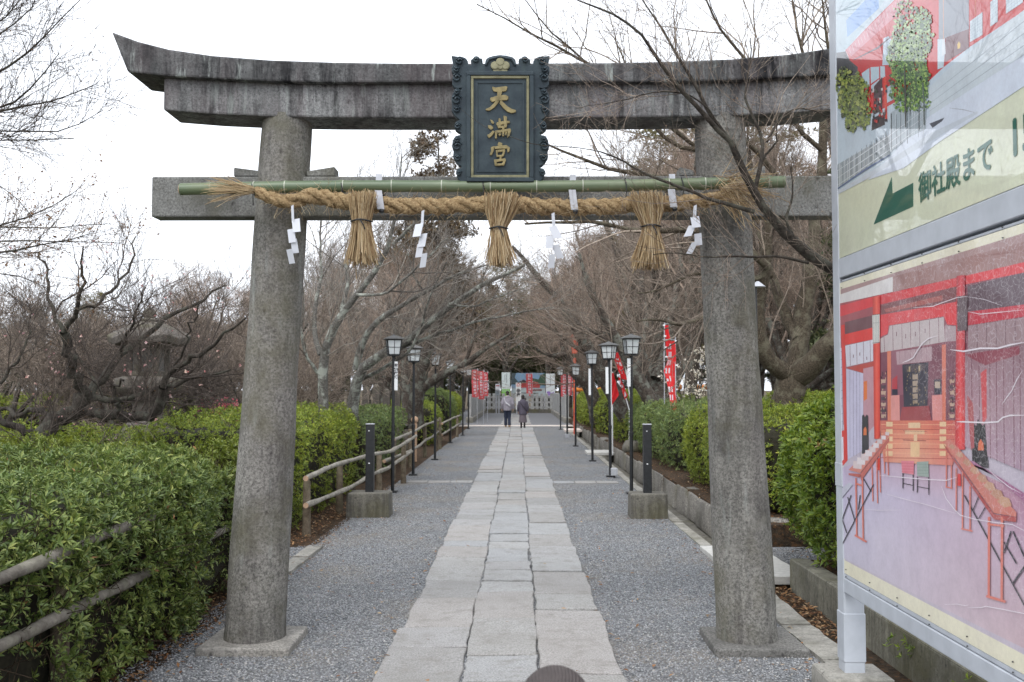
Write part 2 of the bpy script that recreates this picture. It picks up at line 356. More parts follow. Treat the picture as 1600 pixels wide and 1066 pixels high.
def slab(b, x0, x1, y0, y1, z, th=.06, j=.006, dz=.004, n=6):
    pts = []
    def side(a, c):
        for i in range(n):
            t = i/n; pts.append((a[0]+(c[0]-a[0])*t+rng.uniform(-j, j), a[1]+(c[1]-a[1])*t+rng.uniform(-j, j)))
    side((x0,y0),(x1,y0)); side((x1,y0),(x1,y1)); side((x1,y1),(x0,y1)); side((x0,y1),(x0,y0))
    tz = [rng.uniform(-dz, dz) for _ in range(3)]; cx, cy = (x0+x1)/2, (y0+y1)/2
    top = [Vector((x, y, z+tz[0]+tz[1]*(x-cx)*2+tz[2]*(y-cy)*2)) for x, y in pts]
    b.prism(top, (0,0,-th))
b = MB(); y_end = 62
cols = [(-.79,-.322), (-.312,.112), (.122,.577)]
for ci, (x0, x1) in enumerate(cols):
    y = 1.0 + ci*.31
    while y < y_end:
        L = rng.choice([.45, .55, .7, .8, .95, 1.1])*rng.uniform(.93, 1.07)
        if not (43.3 < y+L and y < 44.7):
            a = rng.uniform(-.009, .009); c = rng.uniform(-.009, .009)
            x0e = x0 - (rng.uniform(-.01, .03) if ci == 0 else 0); x1e = x1 + (rng.uniform(-.01, .03) if ci == 2 else 0)
            wv = lambda yy: .006*math.sin(yy*1.3+ci*2)+.004*math.sin(yy*3.1+ci)
            slab(b, x0e+a*.7+(wv(y) if ci else 0), x1e+c*.7+(wv(y+2) if ci < 2 else 0), y+.004, y+L-.004, .022, dz=.009, j=.009)
        y += L
struct(b.build('paved_path', M['paver'], bevel=.006))
b = MB()
xs = [-1.95,-1.6,-1.2,-.8]
for a, c in zip(xs[:-1], xs[1:]): slab(b, a+.008, c-.008, 17.45, 17.85, .014, .05)
for a, c in ((.61,.98),(.98,1.36),(1.36,1.75)): slab(b, a+.008, c-.008, 17.35, 17.75, .014, .05)
struct(b.build('cross_path', M['paver'], bevel=.005))
# stone edging along the ditch and the left lane
b = MB()
for y0, y1 in ((8.9, 9.65), (9.66, 10.35)): slab(b, -2.17, -2.02, y0, y1, .03, .1)
y = -2.0
while y < 8.5:
    L = rng.uniform(.9, 1.4); slab(b, 1.82, 2.03, y, min(y+L, 8.55)-.012, .02, .25, .01, .008); y += L
y = 10.5
while y < 43:
    L = rng.uniform(1.2, 2); slab(b, 1.9, 2.02, y, y+L-.01, .012, .22, .006); y += L
struct(b.build('edging_stones', M['concrete']))

# ---- things standing along the ditch
t = thing('ditch_cover', 'pale stone slabs bridging the ditch beside the right gate column', 'stone slab', (2.2, 9.4, 0))
for y0, y1 in ((8.62, 9.3), (9.31, 10.3)):
    b = MB(); slab(b, 1.86, 2.46, y0, y1, .045, .075); b.build('slab', M['strip_stone'], t, bevel=.006)
t = thing('ditch_cover', 'thin pale plank slab over the ditch by the far lamp posts', 'stone slab', (2.1, 25.4, 0))
b = MB(); slab(b, 1.72, 2.5, 24.9, 25.9, .06, .07); b.build('slab', M['strip_stone'], t, bevel=.006)
t = thing('ditch_cover', 'farthest slab over the ditch, just before the pale cross paving', 'stone slab', (2.1, 38.4, 0))
b = MB(); slab(b, 1.75, 2.6, 37.6, 39.2, .09, .08); b.build('slab', M['pale_paving'], t, bevel=.006)

b = MB(); b.box((2.4, 1.3, .0), (.17, 14.6, .4), taper=1)
o = b.build('low_wall', M['wall_concrete'], loc=(2.4, 1.3, -.2), bevel=.015, seg=2, jit=.003, sub=0)
tag(o, 'low mossy concrete retaining wall under the near right hedge and the signboard', 'wall')
# rough kerb of natural stones
b = MB(); y = 10.5
while y < 44:
    L = rng.uniform(.7, 1.5); h = rng.uniform(.165, .215); b.box((2.5+rng.uniform(-.02,.02), y+L/2, h/2-.1), (.24, L+.02, h+.2), rng.uniform(-.015,.015), taper=rng.uniform(.86,.97)); y += L
o = b.build('stone_kerb', M['kerb_stone'], loc=(2.5, 10.5, 0), bevel=.03, seg=2, jit=.012, smooth=50)
tag(o, 'long kerb of rough stones holding the soil of the right hedges above the ditch', 'kerb')
b = MB(); b.ball((2.82, 10.9, .12), (.2,.14,.15), 10); o = b.build('boulder', M['kerb_stone'], loc=(2.82,10.9,0), jit=.015, smooth=60)
tag(o, 'rounded pale stone behind the right gate column at the lane', 'stone')
b = MB(); b.ball((2.62, 22.8, .3), (.28,.3,.2), 10); o = b.build('boulder', M['concrete_dark'], loc=(2.62,22.8,.2), jit=.02, smooth=60)
tag(o, 'dark boulder on the stone kerb below the far right hedges', 'stone')

# ---- loose gravel (real pebbles near the camera) and fallen leaves
def pebble_field(n, areas):
    oct_v = np.array([(1,0,0),(0,1,0),(-1,0,0),(0,-1,0),(0,0,.8),(0,0,-.8)]); oct_f = np.array([(0,1,4),(1,2,4),(2,3,4),(3,0,4),(1,0,5),(2,1,5),(3,2,5),(0,3,5)])
    pos = []
    for (x0,x1,y0,y1,z,k) in areas:
        q = nr.random((int(n*k),2)); pos.append(np.c_[x0+(x1-x0)*q[:,0], y0+(y1-y0)*q[:,1]**1.25, np.full(len(q), z)])
    pos = np.concatenate(pos); N = len(pos)
    s = nr.uniform(.004, .0095, N)[:,None]*np.c_[nr.uniform(.7,1.3,N), nr.uniform(.7,1.3,N), nr.uniform(.5,.9,N)]
    a = nr.uniform(0, 6.28, N); V = oct_v[None]*s[:,None]*nr.uniform(.75,1.25,(N,6,1))
    ca, sa = np.cos(a)[:,None], np.sin(a)[:,None]
    V = np.stack([V[...,0]*ca-V[...,1]*sa, V[...,0]*sa+V[...,1]*ca, V[...,2]], -1)
    tl = nr.uniform(-.5,.5,(N,1)); V[...,2] += V[...,0]*tl
    V += pos[:,None]; V[...,2] += s[:,None,2]*.3
    F = (oct_f[None]+6*np.arange(N)[:,None,None])
    o = np_mesh('loose_gravel', V.reshape(-1,3), F.reshape(-1,3), M['pebble']); o['kind'] = 'stuff'; return o
pebble_field(1000, [(-2.3,-.82,4.4,10.5,0,30),(.61,1.83,4.4,10.5,0,25),(-2.2,-.82,10.5,17,0,10),(.61,1.9,10.5,17,0,9),(-.322,-.312,4,14,.0,.7),(.112,.122,4,14,0,.7),(2.4,3.6,8.8,10.4,0,5),(-3.6,-2.2,8.9,10.4,0,4)])
def leaf_field(name, spots, size, mat, mn=.4):
    """curled single leaves lying on the ground: spots (x,y,z,n,sx,sy)"""
    C = []
    for (x,y,z,n,sx,sy) in spots: C.append(np.c_[nr.uniform(x-sx,x+sx,n), nr.uniform(y-sy,y+sy,n), z+nr.uniform(.004,.02,n)])
    C = np.concatenate(C); N = len(C); L = size*nr.uniform(mn,1,N); a = nr.uniform(0,6.28,N); W = L*nr.uniform(.3,.5,N)
    d = np.c_[np.cos(a), np.sin(a), nr.uniform(-.25,.25,N)]; s = np.c_[-np.sin(a), np.cos(a), nr.uniform(-.3,.3,N)]
    up = np.array([0,0,1.])
    V = np.stack([C-d*L[:,None]/2, C+s*W[:,None]/2+up*(W*.35)[:,None], C+d*L[:,None]/2+up*(L*.15)[:,None], C-s*W[:,None]/2+up*(W*.35)[:,None]], 1)
    b0 = 4*np.arange(N)[:,None,None]; F = np.array([[0,1,2],[0,2,3]])[None]+b0
    o = np_mesh(name, V.reshape(-1,3), F.reshape(-1,3), M[mat]); o['kind'] = 'stuff'; return o
leaf_field('fallen_leaves', [(-2.35,5.5,0,900,.22,3.3),(-2.2,6,0,250,.25,3),(-2.45,12.5,0,700,.2,2),(-2.2,13.5,0,160,.2,3),(2.17,5.5,-.1,900,.13,3.2),(2.17,7.8,-.06,500,.12,.9),(2.75,7.5,.17,500,.3,1.6),(2.8,13,.2,500,.25,2.5),(1.72,6.3,0,110,.22,1.8),
    (-1.5,9,0,90,.7,5),(1.2,9,0,80,.6,5),(-.85,9,0,70,.08,5),(.63,9,0,40,.06,5),(-1.5,6.5,0,34,.6,2),(1.2,6.5,0,26,.55,2),(0,8,.03,7,.6,3),(-1.5,18,0,120,.6,6),(1.2,18,0,90,.6,6),(-2.05,8,0,160,.12,4),(1.75,9,0,110,.12,4),(-2.2,9.3,.03,60,.5,.6),(2.6,20,.2,300,.25,8)], .055, 'leaf_litter')
b = MB(); b.box((2.19, 3.2, -.12), (.4, 11, .1)); struct(b.build('ditch_silt', M['soil']))
# clods of twig and leaf on the gravel
# ================================================================= THE TORII GATE
YT = 6.5; XC = P(782, 600, YT).x
gate = thing('torii_gate', 'large weathered grey stone torii gate spanning the paved path', 'torii gate', (XC, YT, 0))
GP = {'l': (P(398, 985, YT), P(449, 190, YT)), 'r': (P(1167, 985, YT), P(1124, 190, YT))}
for k in 'lr':
    lo, hi = GP[k]; lo = Vector((lo.x, YT, .05)); hi = Vector((hi.x, YT, hi.z+.02)); N = 40; rs = []
    for i in range(31):
        t = i/30; c = lo.lerp(hi, t); r = .19 + (.16-.19)*t + .004*math.sin(t*9) + (.006 if i == 0 else 0)
        rs.append([c+Vector(((r+.0018*math.sin(5*a+t*20)+.0015*math.sin(11*a-t*33))*math.cos(a), (r+.002*math.sin(7*a+t*25))*math.sin(a), 0)) for a in [2*math.pi*j/N for j in range(N)]])
    MB().rings(rs).build('column', M['granite_column'], gate, smooth=50)
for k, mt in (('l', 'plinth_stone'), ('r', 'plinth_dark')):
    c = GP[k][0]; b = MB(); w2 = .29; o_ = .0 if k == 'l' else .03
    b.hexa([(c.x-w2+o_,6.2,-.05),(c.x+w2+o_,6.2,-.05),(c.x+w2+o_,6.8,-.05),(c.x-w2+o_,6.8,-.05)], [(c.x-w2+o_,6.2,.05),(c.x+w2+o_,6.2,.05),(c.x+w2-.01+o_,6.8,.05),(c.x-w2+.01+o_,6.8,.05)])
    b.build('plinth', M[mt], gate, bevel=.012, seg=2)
# kasagi (upswept top lintel): stations in the photo, mirrored about the centre line
Yk0, Yk1 = 6.28, 6.70
st = [((174,50),(199,112)),((215,65),(222,115)),((262,77),(265,119)),((330,87),(330,122.5)),((420,94),(420,127)),((520,97.5),(520,129)),((620,99),(620,128.5)),((706,99),(706,127.5)),((782,99),(782,127))]
tops = [P(*a, Yk0) for a, _ in st]; bots = [P(*c, Yk0) for _, c in st]
def mirror(ps): return ps + [Vector((2*XC-p.x, p.y, p.z)) for p in ps[-2::-1]]
tops, bots = mirror(tops), mirror(bots); rs = []
for i, (a, c) in enumerate(zip(tops, bots)):
    ins = .05 if i in (0, len(tops)-1) else 0; sx = 1 if i == 0 else -1
    rs.append([c, a, Vector((a.x, (Yk0+Yk1)/2, a.z+.035)), Vector((a.x, Yk1, a.z)), Vector((c.x, Yk1, c.z))])
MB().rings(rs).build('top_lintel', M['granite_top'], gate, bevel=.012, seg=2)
# shimaki (second lintel)
Ys0, Ys1 = 6.34, 6.66
zs = [P(255,126,Ys0).z, P(330,126,Ys0).z, P(420,128,Ys0).z, P(520,130,Ys0).z, P(620,130,Ys0).z, P(782,129,Ys0).z]
st = [(255,172),(330,178),(420,182),(520,183.5),(620,184),(782,184)]
bo = mirror([P(*q, Ys0) for q in st]); zt = zs + zs[-2::-1]; rs = []
for c, z in zip(bo, zt):
    rs.append([c, Vector((c.x, Ys0, z+.02)), Vector((c.x, Ys1, z+.02)), Vector((c.x, Ys1, c.z))])
MB().rings(rs).build('lintel', M['granite_lintel'], gate, bevel=.012, seg=2)
# nuki (tie beam) with wedges
Yn0, Yn1 = 6.42, 6.58
a, c = P(237, 276, Yn0), P(237, 339, Yn0); xr = 2*XC-a.x
MB().box(((a.x+xr)/2, (Yn0+Yn1)/2, (a.z+c.z)/2), (xr-a.x, Yn1-Yn0, a.z-c.z)).build('tie_beam', M['granite_beam'], gate, bevel=.01, seg=2)
for k, x0, x1 in (('l',365,411),('l',479,523),('r',1062,1084),('r',1158,1196)):
    p0, p1 = P(x0, 274, 6.43), P(x1, 274, 6.43); hl = .06 if x0 in (365,1062) else .035; hr = .035 if x0 in (365,1062) else .065; z = a.z+.002
    b = MB(); b.hexa([(p0.x,6.43,z),(p1.x,6.43,z),(p1.x,6.57,z),(p0.x,6.57,z)], [(p0.x,6.43,z+hl),(p1.x,6.43,z+hr),(p1.x,6.57,z+hr),(p0.x,6.57,z+hl)])
    b.build('wedge', M['granite_beam'], gate, bevel=.006)

# ---- bronze name plaque  (outline surveyed on its own plane, mirrored)
def plq(px, py, dy=0):                  # plaque leans forward: lower edge at y 6.17, upper edge at y 6.04
    t = (288-py)/200; return P(px, py, 6.19-.13*t-dy)
plaque = thing('name_plaque', 'dark bronze shrine plaque with gold characters on the gate lintel', 'plaque', plq(782,288))
def zq(x, y): return (690+x*190/881, 70+y*230/1066)
half = [(425,73),(385,78),(345,88),(325,100),(317,118),(314,140),(297,146),(292,128),(298,112),(290,99),(262,94),(228,97),(212,108),(210,122),(218,138),(214,146),(192,142),(190,118),(176,97),(150,86),(110,84),(70,78),(76,110),(84,140),(72,165),(72,195),(88,214),(78,240),(76,290),(92,312),(118,318),(146,314),(140,326),(100,328),(80,350),(70,395),(76,440),(72,480),(92,512),(112,532),(130,545),(104,556),(92,580),(96,612),(116,628),(142,640),(136,652),(100,660),(82,690),(74,735),(86,770),(82,815),(104,850),(124,872),(146,880),(138,892),(112,898),(106,930),(112,960),(132,985),(120,1004),(150,1010),(190,1010),(425,1010)]
right = [(854-x, y) for x, y in half[-2:0:-1]]
outl = [plq(*zq(x,y)) for x, y in half] + [plq(*zq(x,y)) for x, y in right]
MB().prism(outl, (0,.06,0)).build('carved_border', M['plaque'], plaque, tri=True, bevel=.004)
b = MB()          # scroll carving on the rim
curls = [(112,240,34),(110,400,38),(112,470,26),(118,590,26),(112,735,38),(118,820,26),(125,930,22),(130,120,30),(250,112,22),(425,120,0),(110,180,24),(112,345,22),(112,690,22)]
for x, y, r in curls:
    for X in (x, 854-x):
        if r:
            cc = plq(*zq(X, y)); rr = r*190/881*6.1/FPX; sgn = 1 if X < 425 else -1
            pts = [cc+Vector((sgn*rr*(1-.72*i/16)*math.cos(i*.55+.4), -.004-.010*i/16, rr*(1-.72*i/16)*math.sin(i*.55+.4))) for i in range(17)]
            MB().tube(pts, [.0065]*17, 6).build('scrollwork', M['plaque'], plaque, smooth=60)
b.tube([plq(*zq(x,y),.006) for x,y in [(320,150),(345,105),(425,88),(508,105),(534,150)]], .008, 6)
b.build('scrollwork', M['plaque'], plaque, smooth=60)
def frame(b, x0,y0,x1,y1, wd, dy, th=.012):
    for (ax,ay,bx,by) in ((x0,y0,x1,y0+wd),(x0,y1-wd,x1,y1),(x0,y0+wd,x0+wd,y1-wd),(x1-wd,y0+wd,x1,y1-wd)):
        b.prism([plq(*zq(ax,ay),dy),plq(*zq(bx,ay),dy),plq(*zq(bx,by),dy),plq(*zq(ax,by),dy)], (0,th,0))
b = MB(); frame(b, 180,190,668,990, 30, .022, .022); b.build('inner_rim', M['plaque'], plaque, bevel=.003)
b = MB(); frame(b, 212,224,634,962, 19, .016, .014); b.build('gold_frame', M['gold_pale'], plaque, bevel=.002)
b = MB(); b.prism([plq(*zq(*q),.004) for q in ((232,243),(614,243),(614,943),(232,943))], (0,.004,0)); frame(b, 250,265,598,922, 12, .010, .008); b.build('panel', M['plaque'], plaque)
b = MB()
for i in range(5):
    a = R(90+72*i); c = plq(*zq(425+40*math.cos(a), 163-40*math.sin(a)), .012); b.rings([[c+Vector((r*.0265*math.cos(q), y, r*.0265*math.sin(q))) for q in [2*math.pi*j/14 for j in range(14)]] for r, y in ((1,.012),(1,0),(.8,-.004))])
c = plq(*zq(425,163),.014); b.rings([[c+Vector((r*.017*math.cos(q), y, r*.017*math.sin(q))) for q in [2*math.pi*j/12 for j in range(12)]] for r, y in ((1,.012),(1,0),(.7,-.005))])
b.build('plum_crest', M['gold_pale'], plaque)
def strokes(name, sts, dy=.014):
    b = MB()
    for k, s in enumerate(sts): b.prism([plq(*zq(*q), dy+.0012*k) for q in s], (0,.014,0))
    return b.build(name, M['gold'], plaque, tri=True, bevel=.002)
strokes('character', [[(368,302),(392,310),(465,300),(478,305),(472,328),(462,338),(400,342),(378,338),(366,320)],
    [(405,335),(440,335),(432,365),(424,400),(408,425),(382,455),(350,478),(322,476),(318,466),(350,452),(378,425),(396,395),(402,365)],
    [(352,385),(395,372),(420,368),(462,362),(484,374),(484,392),(470,402),(430,404),(390,408),(366,416),(352,402)],
    [(428,398),(450,420),(480,448),(510,465),(540,474),(538,488),(505,496),(475,484),(446,458),(420,424)]])
strokes('character', [[(352,540),(372,550),(382,566),(374,576),(360,566)], [(334,585),(352,582),(372,594),(374,608),(356,616),(340,604)], [(330,655),(352,642),(374,618),(386,632),(368,656),(346,676),(336,668)],
    [(400,562),(446,554),(492,550),(496,566),(450,576),(404,590),(396,576)], [(412,530),(428,536),(430,590),(412,600)], [(448,512),(474,520),(474,590),(452,596)],
    [(404,590),(470,584),(472,600),(410,606)], [(388,622),(498,606),(504,622),(490,664),(474,672),(480,628),(404,640),(400,682),(386,678)], [(438,600),(456,600),(454,660),(440,664)], [(412,645),(430,636),(432,652),(416,662)], [(460,634),(476,630),(470,656),(462,654)]])
strokes('character', [[(412,704),(440,712),(440,738),(420,742),(406,726)], [(356,742),(384,732),(378,770),(362,802),(346,796),(358,770)], [(382,736),(470,726),(496,746),(492,772),(478,782),(474,752),(384,756)],
    [(392,764),(458,756),(462,772),(450,806),(436,806),(444,774),(406,780),(408,806),(396,806)], [(398,800),(448,796),(448,810),(398,814)], [(420,806),(436,806),(434,832),(420,832)],
    [(378,832),(462,822),(466,838),(452,876),(436,872),(446,842),(398,850),(400,872),(386,876)], [(390,862),(450,858),(450,874),(390,878)]])

# ---- bamboo pole
bam = thing('bamboo_pole', 'long green bamboo pole lashed across the gate under the plaque', 'bamboo pole', P(753,290,6.2))
A, B_ = P(282,296,6.22), P(1226,285.5,6.2); YB = 6.2
L = (B_-A).length; pts, rad = [], []; nodes = [(282,0)]
npx = [330,398,447,538,614,692,768,840,912,980,1046,1102,1160,1200]
ts = [(x-282)/(1226-282) for x in npx]
for i in range(120):
    t = i/119; d = min(abs(t-q) for q in ts)*L; rad.append(.038+(.0035 if d < .012 else 0)); pts.append(A.lerp(B_, t)+Vector((0,0,.008*math.sin(t*7))))
MB().tube(pts, rad, 16).build('culm', M['bamboo'], bam, smooth=60)
b = MB()
for q in ts:
    i = q*119; p = pts[int(i)].lerp(pts[min(119,int(i)+1)], i-int(i)); d = (B_-A).normalized(); MB().tube([p-d*.003, p+d*.003], .0412, 16).build('node_ring', M['bamboo_node'], bam, smooth=60)
d = (B_-A).normalized(); MB().tube([A-d*.006, A], [.03,.037], 16).build('cut_end', M['cut_wood'], bam)
b = MB()
for q in (398, 537, 757, 978, 1066, 1148):
    b = MB(); t = (q-282)/(1226-282); p = A.lerp(B_, t); b.tube([p+Vector((math.cos(a)*.004*0+ .006*math.sin(a*2), math.cos(a)*.0425, math.sin(a)*.0425)) for a in [2*math.pi*j/12 for j in range(13)]], .0035, 5)
    b.tube([p+Vector((0,-.043,0)), p+Vector((.004,-.046,-.05)), p+Vector((0,-.02,-.11))], .003, 5); b.build('lashing_cord', M['black_metal'], bam)

# ---- rice-straw rope (three twisted strands) with stray fibres
rope_px = [(398,299),(425,310),(456,318),(478,305),(500,308),(545,316),(600,321),(660,323),(720,321),(780,320),(850,323),(900,325),(960,322),(1010,320),(1060,318),(1110,312),(1150,300)]
ctr = [P(x, y, 6.19 if 480 < x < 1120 else 6.17) for x, y in rope_px]
def resample(pts, n):
    pts = np.array([tuple(p) for p in pts]); d = np.r_[0, np.cumsum(np.linalg.norm(np.diff(pts, axis=0), axis=1))]; u = np.linspace(0, d[-1], n)
    return np.stack([np.interp(u, d, pts[:,i]) for i in range(3)], 1)
C = resample(ctr, 420)
k = np.ones(15)/15; Cs = np.stack([np.convolve(np.pad(C[:,i], 7, 'edge'), k, 'valid') for i in range(3)], 1)
rope = thing('straw_rope', 'thick twisted straw rope strung beneath the bamboo pole', 'rope', Vector(Cs[210]))
thick = .021+.008*np.clip(np.minimum(np.arange(420), 419-np.arange(420))/60, 0, 1)
for s in range(3):
    ph = np.cumsum(.155+.05*np.sin(np.arange(420)*.083+1)+.03*np.sin(np.arange(420)*.31))+s*2.094
    pts = [Vector((Cs[i,0], Cs[i,1]+thick[i]*.95*math.cos(ph[i]), Cs[i,2]+thick[i]*.95*math.sin(ph[i]))) for i in range(0,420,2)]
    MB().tube(pts, [thick[i]*(.95+.13*math.sin(i*1.7+s)+.12*math.sin(i*.37+2*s)) for i in range(0,420,2)], 9).build('strand', M['rope'], rope, smooth=80)
def fibres(name, starts, dirs, lens, rad, mat, parent, droop=0.0, k=4, wig=.1):
    N = len(starts); Pp = np.zeros((N,k,3)); Pp[:,0] = starts; d = dirs/np.linalg.norm(dirs,axis=1)[:,None]
    for i in range(1,k):
        d = d + nr.normal(0,wig,(N,3)); d[:,2] -= droop; d /= np.linalg.norm(d,axis=1)[:,None]; Pp[:,i] = Pp[:,i-1]+d*(lens/(k-1))[:,None]
    return tubes_mesh(name, [(Pp, np.repeat((np.ones(N)*rad)[:,None],k,1)*np.linspace(1,.7,k)[None])], 3, mat, parent)
def tubes_arr(Pp, Rr, s):
    N,K = Pp.shape[:2]; T = np.gradient(Pp, axis=1); T /= np.maximum(np.linalg.norm(T,axis=2,keepdims=True),1e-9)
    D = Pp[:,-1]-Pp[:,0]; ref = np.where((np.abs(D[:,2]) < .8*np.linalg.norm(D,axis=1))[:,None], np.array([[0,0,1.]]), np.array([[.2,1.,0]]))
    a = np.cross(T, ref[:,None,:]); a /= np.maximum(np.linalg.norm(a,axis=2,keepdims=True),1e-9); b = np.cross(a, T)
    th = 2*np.pi*np.arange(s)/s
    V = Pp[:,:,None,:] + (a[:,:,None,:]*np.cos(th)[None,None,:,None] + b[:,:,None,:]*np.sin(th)[None,None,:,None])*Rr[:,:,None,None]
    i = np.arange(K-1)[:,None]; j = np.arange(s)[None]; jn = (j+1)%s
    q = np.stack([i*s+j, i*s+jn, (i+1)*s+jn, (i+1)*s+j], -1).reshape(-1,4)
    F = (q[None]+(K*s*np.arange(N))[:,None,None]).reshape(-1,4)
    return V.reshape(-1,3), F
def tubes_mesh(name, batches, s, mat, parent, smooth=True, loc=None):
    Vs, Fs, b0 = [], [], 0
    for bt in batches:
        if len(bt[0]) == 0: continue
        V, F = tubes_arr(bt[0], bt[1], bt[2] if len(bt) > 2 else s); Vs.append(V); Fs.append(F+b0); b0 += len(V)
    return np_mesh(name, np.concatenate(Vs), np.concatenate(Fs), mat, parent, smooth, loc)
NF = 1500
i = nr.integers(12,408,NF); a = nr.uniform(0,6.28,NF)
dr = np.c_[nr.normal(0,1.6,NF), np.cos(a)*.7-.2, np.sin(a)*.8]; fibres('loose_fibres', Cs[i]+np.c_[np.zeros(NF), np.cos(a), np.sin(a)]*.036, dr, nr.uniform(.03,.11,NF), .0011, M['straw'], rope, .08, 5, .22)
# frayed left tip and the bundle at the right end
p = P(392,297,6.14); N = 170
dr = np.c_[nr.uniform(-1,-.75,N), nr.uniform(-.25,.15,N), nr.normal(.08,.16,N)]; fibres('frayed_tip', np.array(p)[None]+nr.normal(0,.012,(N,3)), dr, nr.uniform(.12,.3,N), .0014, M['straw'], rope, .03)
p = P(1142,296,6.1); N = 200
dr = np.c_[nr.uniform(.3,1,N), nr.uniform(-.3,.1,N), nr.normal(-.15,.45,N)]; fibres('frayed_tip', np.array(p)[None]+nr.normal(0,.045,(N,3)), dr, nr.uniform(.12,.25,N), .0026, M['straw'], rope, .1)
# ---- straw tassels
def tassel(px, top, neck, bot, wt, wn, wb, lab):
    Yp = 6.08; p0, p1, p2 = P(px, top, Yp), P(px, neck, Yp), P(px, bot, Yp); s = Yp/FPX
    t = thing('straw_tassel', lab, 'straw tassel', p0, 'straw tassels hung from the rope')
    N = 520; a = nr.uniform(0,6.28,N); r = np.sqrt(nr.random(N)); rr = np.c_[r*np.cos(a), r*np.sin(a)]
    k = 7; lx, ly = nr.uniform(-9,9), nr.uniform(.85,1.2); Pp = np.zeros((N,k,3)); wob = nr.normal(0,.013,(N,3)); le = nr.uniform(.78,1.1,N)
    for q, (f, wd) in enumerate(((0,wt),(.5,wt*.9),(1,wn),(1.15,wn*1.05),(1.6,wb*.82),(1.85,wb*.96),(2,wb*1.05))):
        z = p0.z+(p1.z-p0.z)*f if f <= 1 else p1.z+(p2.z-p1.z)*(f-1)*le
        Pp[:,q,0] = p0.x+(p2.x-p0.x)*f/2+rr[:,0]*wd*s*.5*(ly if f < 1 else 1)+wob[:,0]*abs(f-1)*1.3+(lx*s*(1-f) if f < 1 else lx*.5*s*(f-1)); Pp[:,q,1] = p0.y+rr[:,1]*wd*s*.42+wob[:,1]*abs(f-1); Pp[:,q,2] = z + (nr.uniform(-.02,.025,N) if q == 0 else 0)
    st_ = nr.random(N) < .05; Pp[st_,4:] += nr.normal(0,.03,(int(st_.sum()),1,3))*np.array([.4,.75,1.])[None,:,None]; Pp[:,0] += nr.normal(0,.008,(N,3))
    tubes_mesh('straw', [(Pp, np.full((N,k),.0019)*nr.uniform(.6,1.3,(N,1)))], 4, M['straw'], t)
    b = MB(); b.tube([p1+Vector((wn*s*.56*math.cos(q), wn*s*.5*math.sin(q), .004*math.sin(3*q))) for q in [2*math.pi*j/16 for j in range(17)]], .005, 6)
    b.tube([p1+Vector((.0,-wn*s*.5,0)), p1+Vector((.02,-wn*s*.6,-.03)), p1+Vector((.03,-wn*s*.55,-.06))], .004, 5); b.build('tie_cord', M['black_metal'], t)
tassel(565,306,346,410,42,30,46,'straw tassel on the rope nearest the left gate column'); tassel(779,308,357,412,55,26,38,'straw tassel hanging directly below the bronze plaque'); tassel(1017,306,354,416,44,28,52,'straw tassel on the rope nearest the right gate column')
# ---- folded paper streamers (shide)
def shide(px, top, bot, lab, dirn=1, fl=0):
    Yp = 6.06; s = Yp/FPX; h = (bot-top)*s; p = P(px, top, Yp)
    t = tag(None, ) if False else None
    b = MB(); H = h*.30
    def strip(x0, z0, x1, z1, w_, dy0, dy1, k):
        b.prism([p+Vector((x0-w_/2, dy0, z0)), p+Vector((x0+w_/2, dy0-.012, z0+.006)), p+Vector((x1+w_/2, dy1-.012, z1+.004)), p+Vector((x1-w_/2, dy1, z1))], (0,.0012,0))
    q = dirn; strip(0,.0,-.006*q,-h*.3,.018,0,0,0)
    xs = [-.022*q, .006*q, -.012*q, .012*q] if not fl else [-.004, -.018, .012, -.006]
    for i, x in enumerate(xs): strip(x, -h*(.24+.18*i), x-.014*q+(.02*fl*(-1)**i), -h*(.24+.18*i)-h*.24, .05-.004*i, -.006*i, -.03+.012*i, i)
    o = b.build('paper_streamer', M['paper'], loc=p)
    tag(o, lab, 'paper streamer', 'white folded paper streamers on the rope'); return o
shide(457,322,412,'white zigzag paper streamer in front of the left gate column',-1); shide(661,330,418,'white zigzag paper streamer between left and middle straw tassels',1); shide(864,334,419,'white paper streamer hanging right of the middle straw tassel',-1,1); shide(1086,322,397,'white zigzag paper streamer beside the right gate column',1,1)
# ---- grey metal straps holding the pole
for (px, y0, y1, y2, y3), lab in zip(((592,272,288,300,327),(895,273,287,299,328),(1050,272,285,298,324)), ('pale metal strap on the bamboo beside the left straw tassel','pale metal strap on the bamboo right of the bronze plaque','pale metal strap on the bamboo between right tassel and right column')):
    c = P(px, y1, 6.3); t = thing('metal_strap', lab, 'strap', c, 'metal straps holding the bamboo pole')
    s = 6.15/FPX; a_, c_ = P(px, y0, 6.35), P(px, y1, 6.26); b = MB(); b.prism([a_+Vector((-.02,0,0)), a_+Vector((.02,0,0)), c_+Vector((.02,0,-.02)), c_+Vector((-.02,0,-.02))], (0,.006,0)); b.build('upper_band', M['bracket_grey'], t)
    a_, c_ = P(px-1, y2, 6.145), P(px+3, y3, 6.13); b = MB(); b.prism([a_+Vector((-.022,0,.01)), a_+Vector((.022,0,.01)), c_+Vector((.022,0,0)), c_+Vector((-.022,0,0))], (0,.006,0)); b.build('lower_band', M['bracket_grey'], t)
    b = MB(); b.tube([P(px,y0+1,6.36), Vector((a_.x, 6.42, c_.z+.12)), c_+Vector((0,.02,0))], .008, 6); b.ball(c_+Vector((.005,-.002,-.012)), .017, 8); b.build('clamp', M['black_metal'], t)
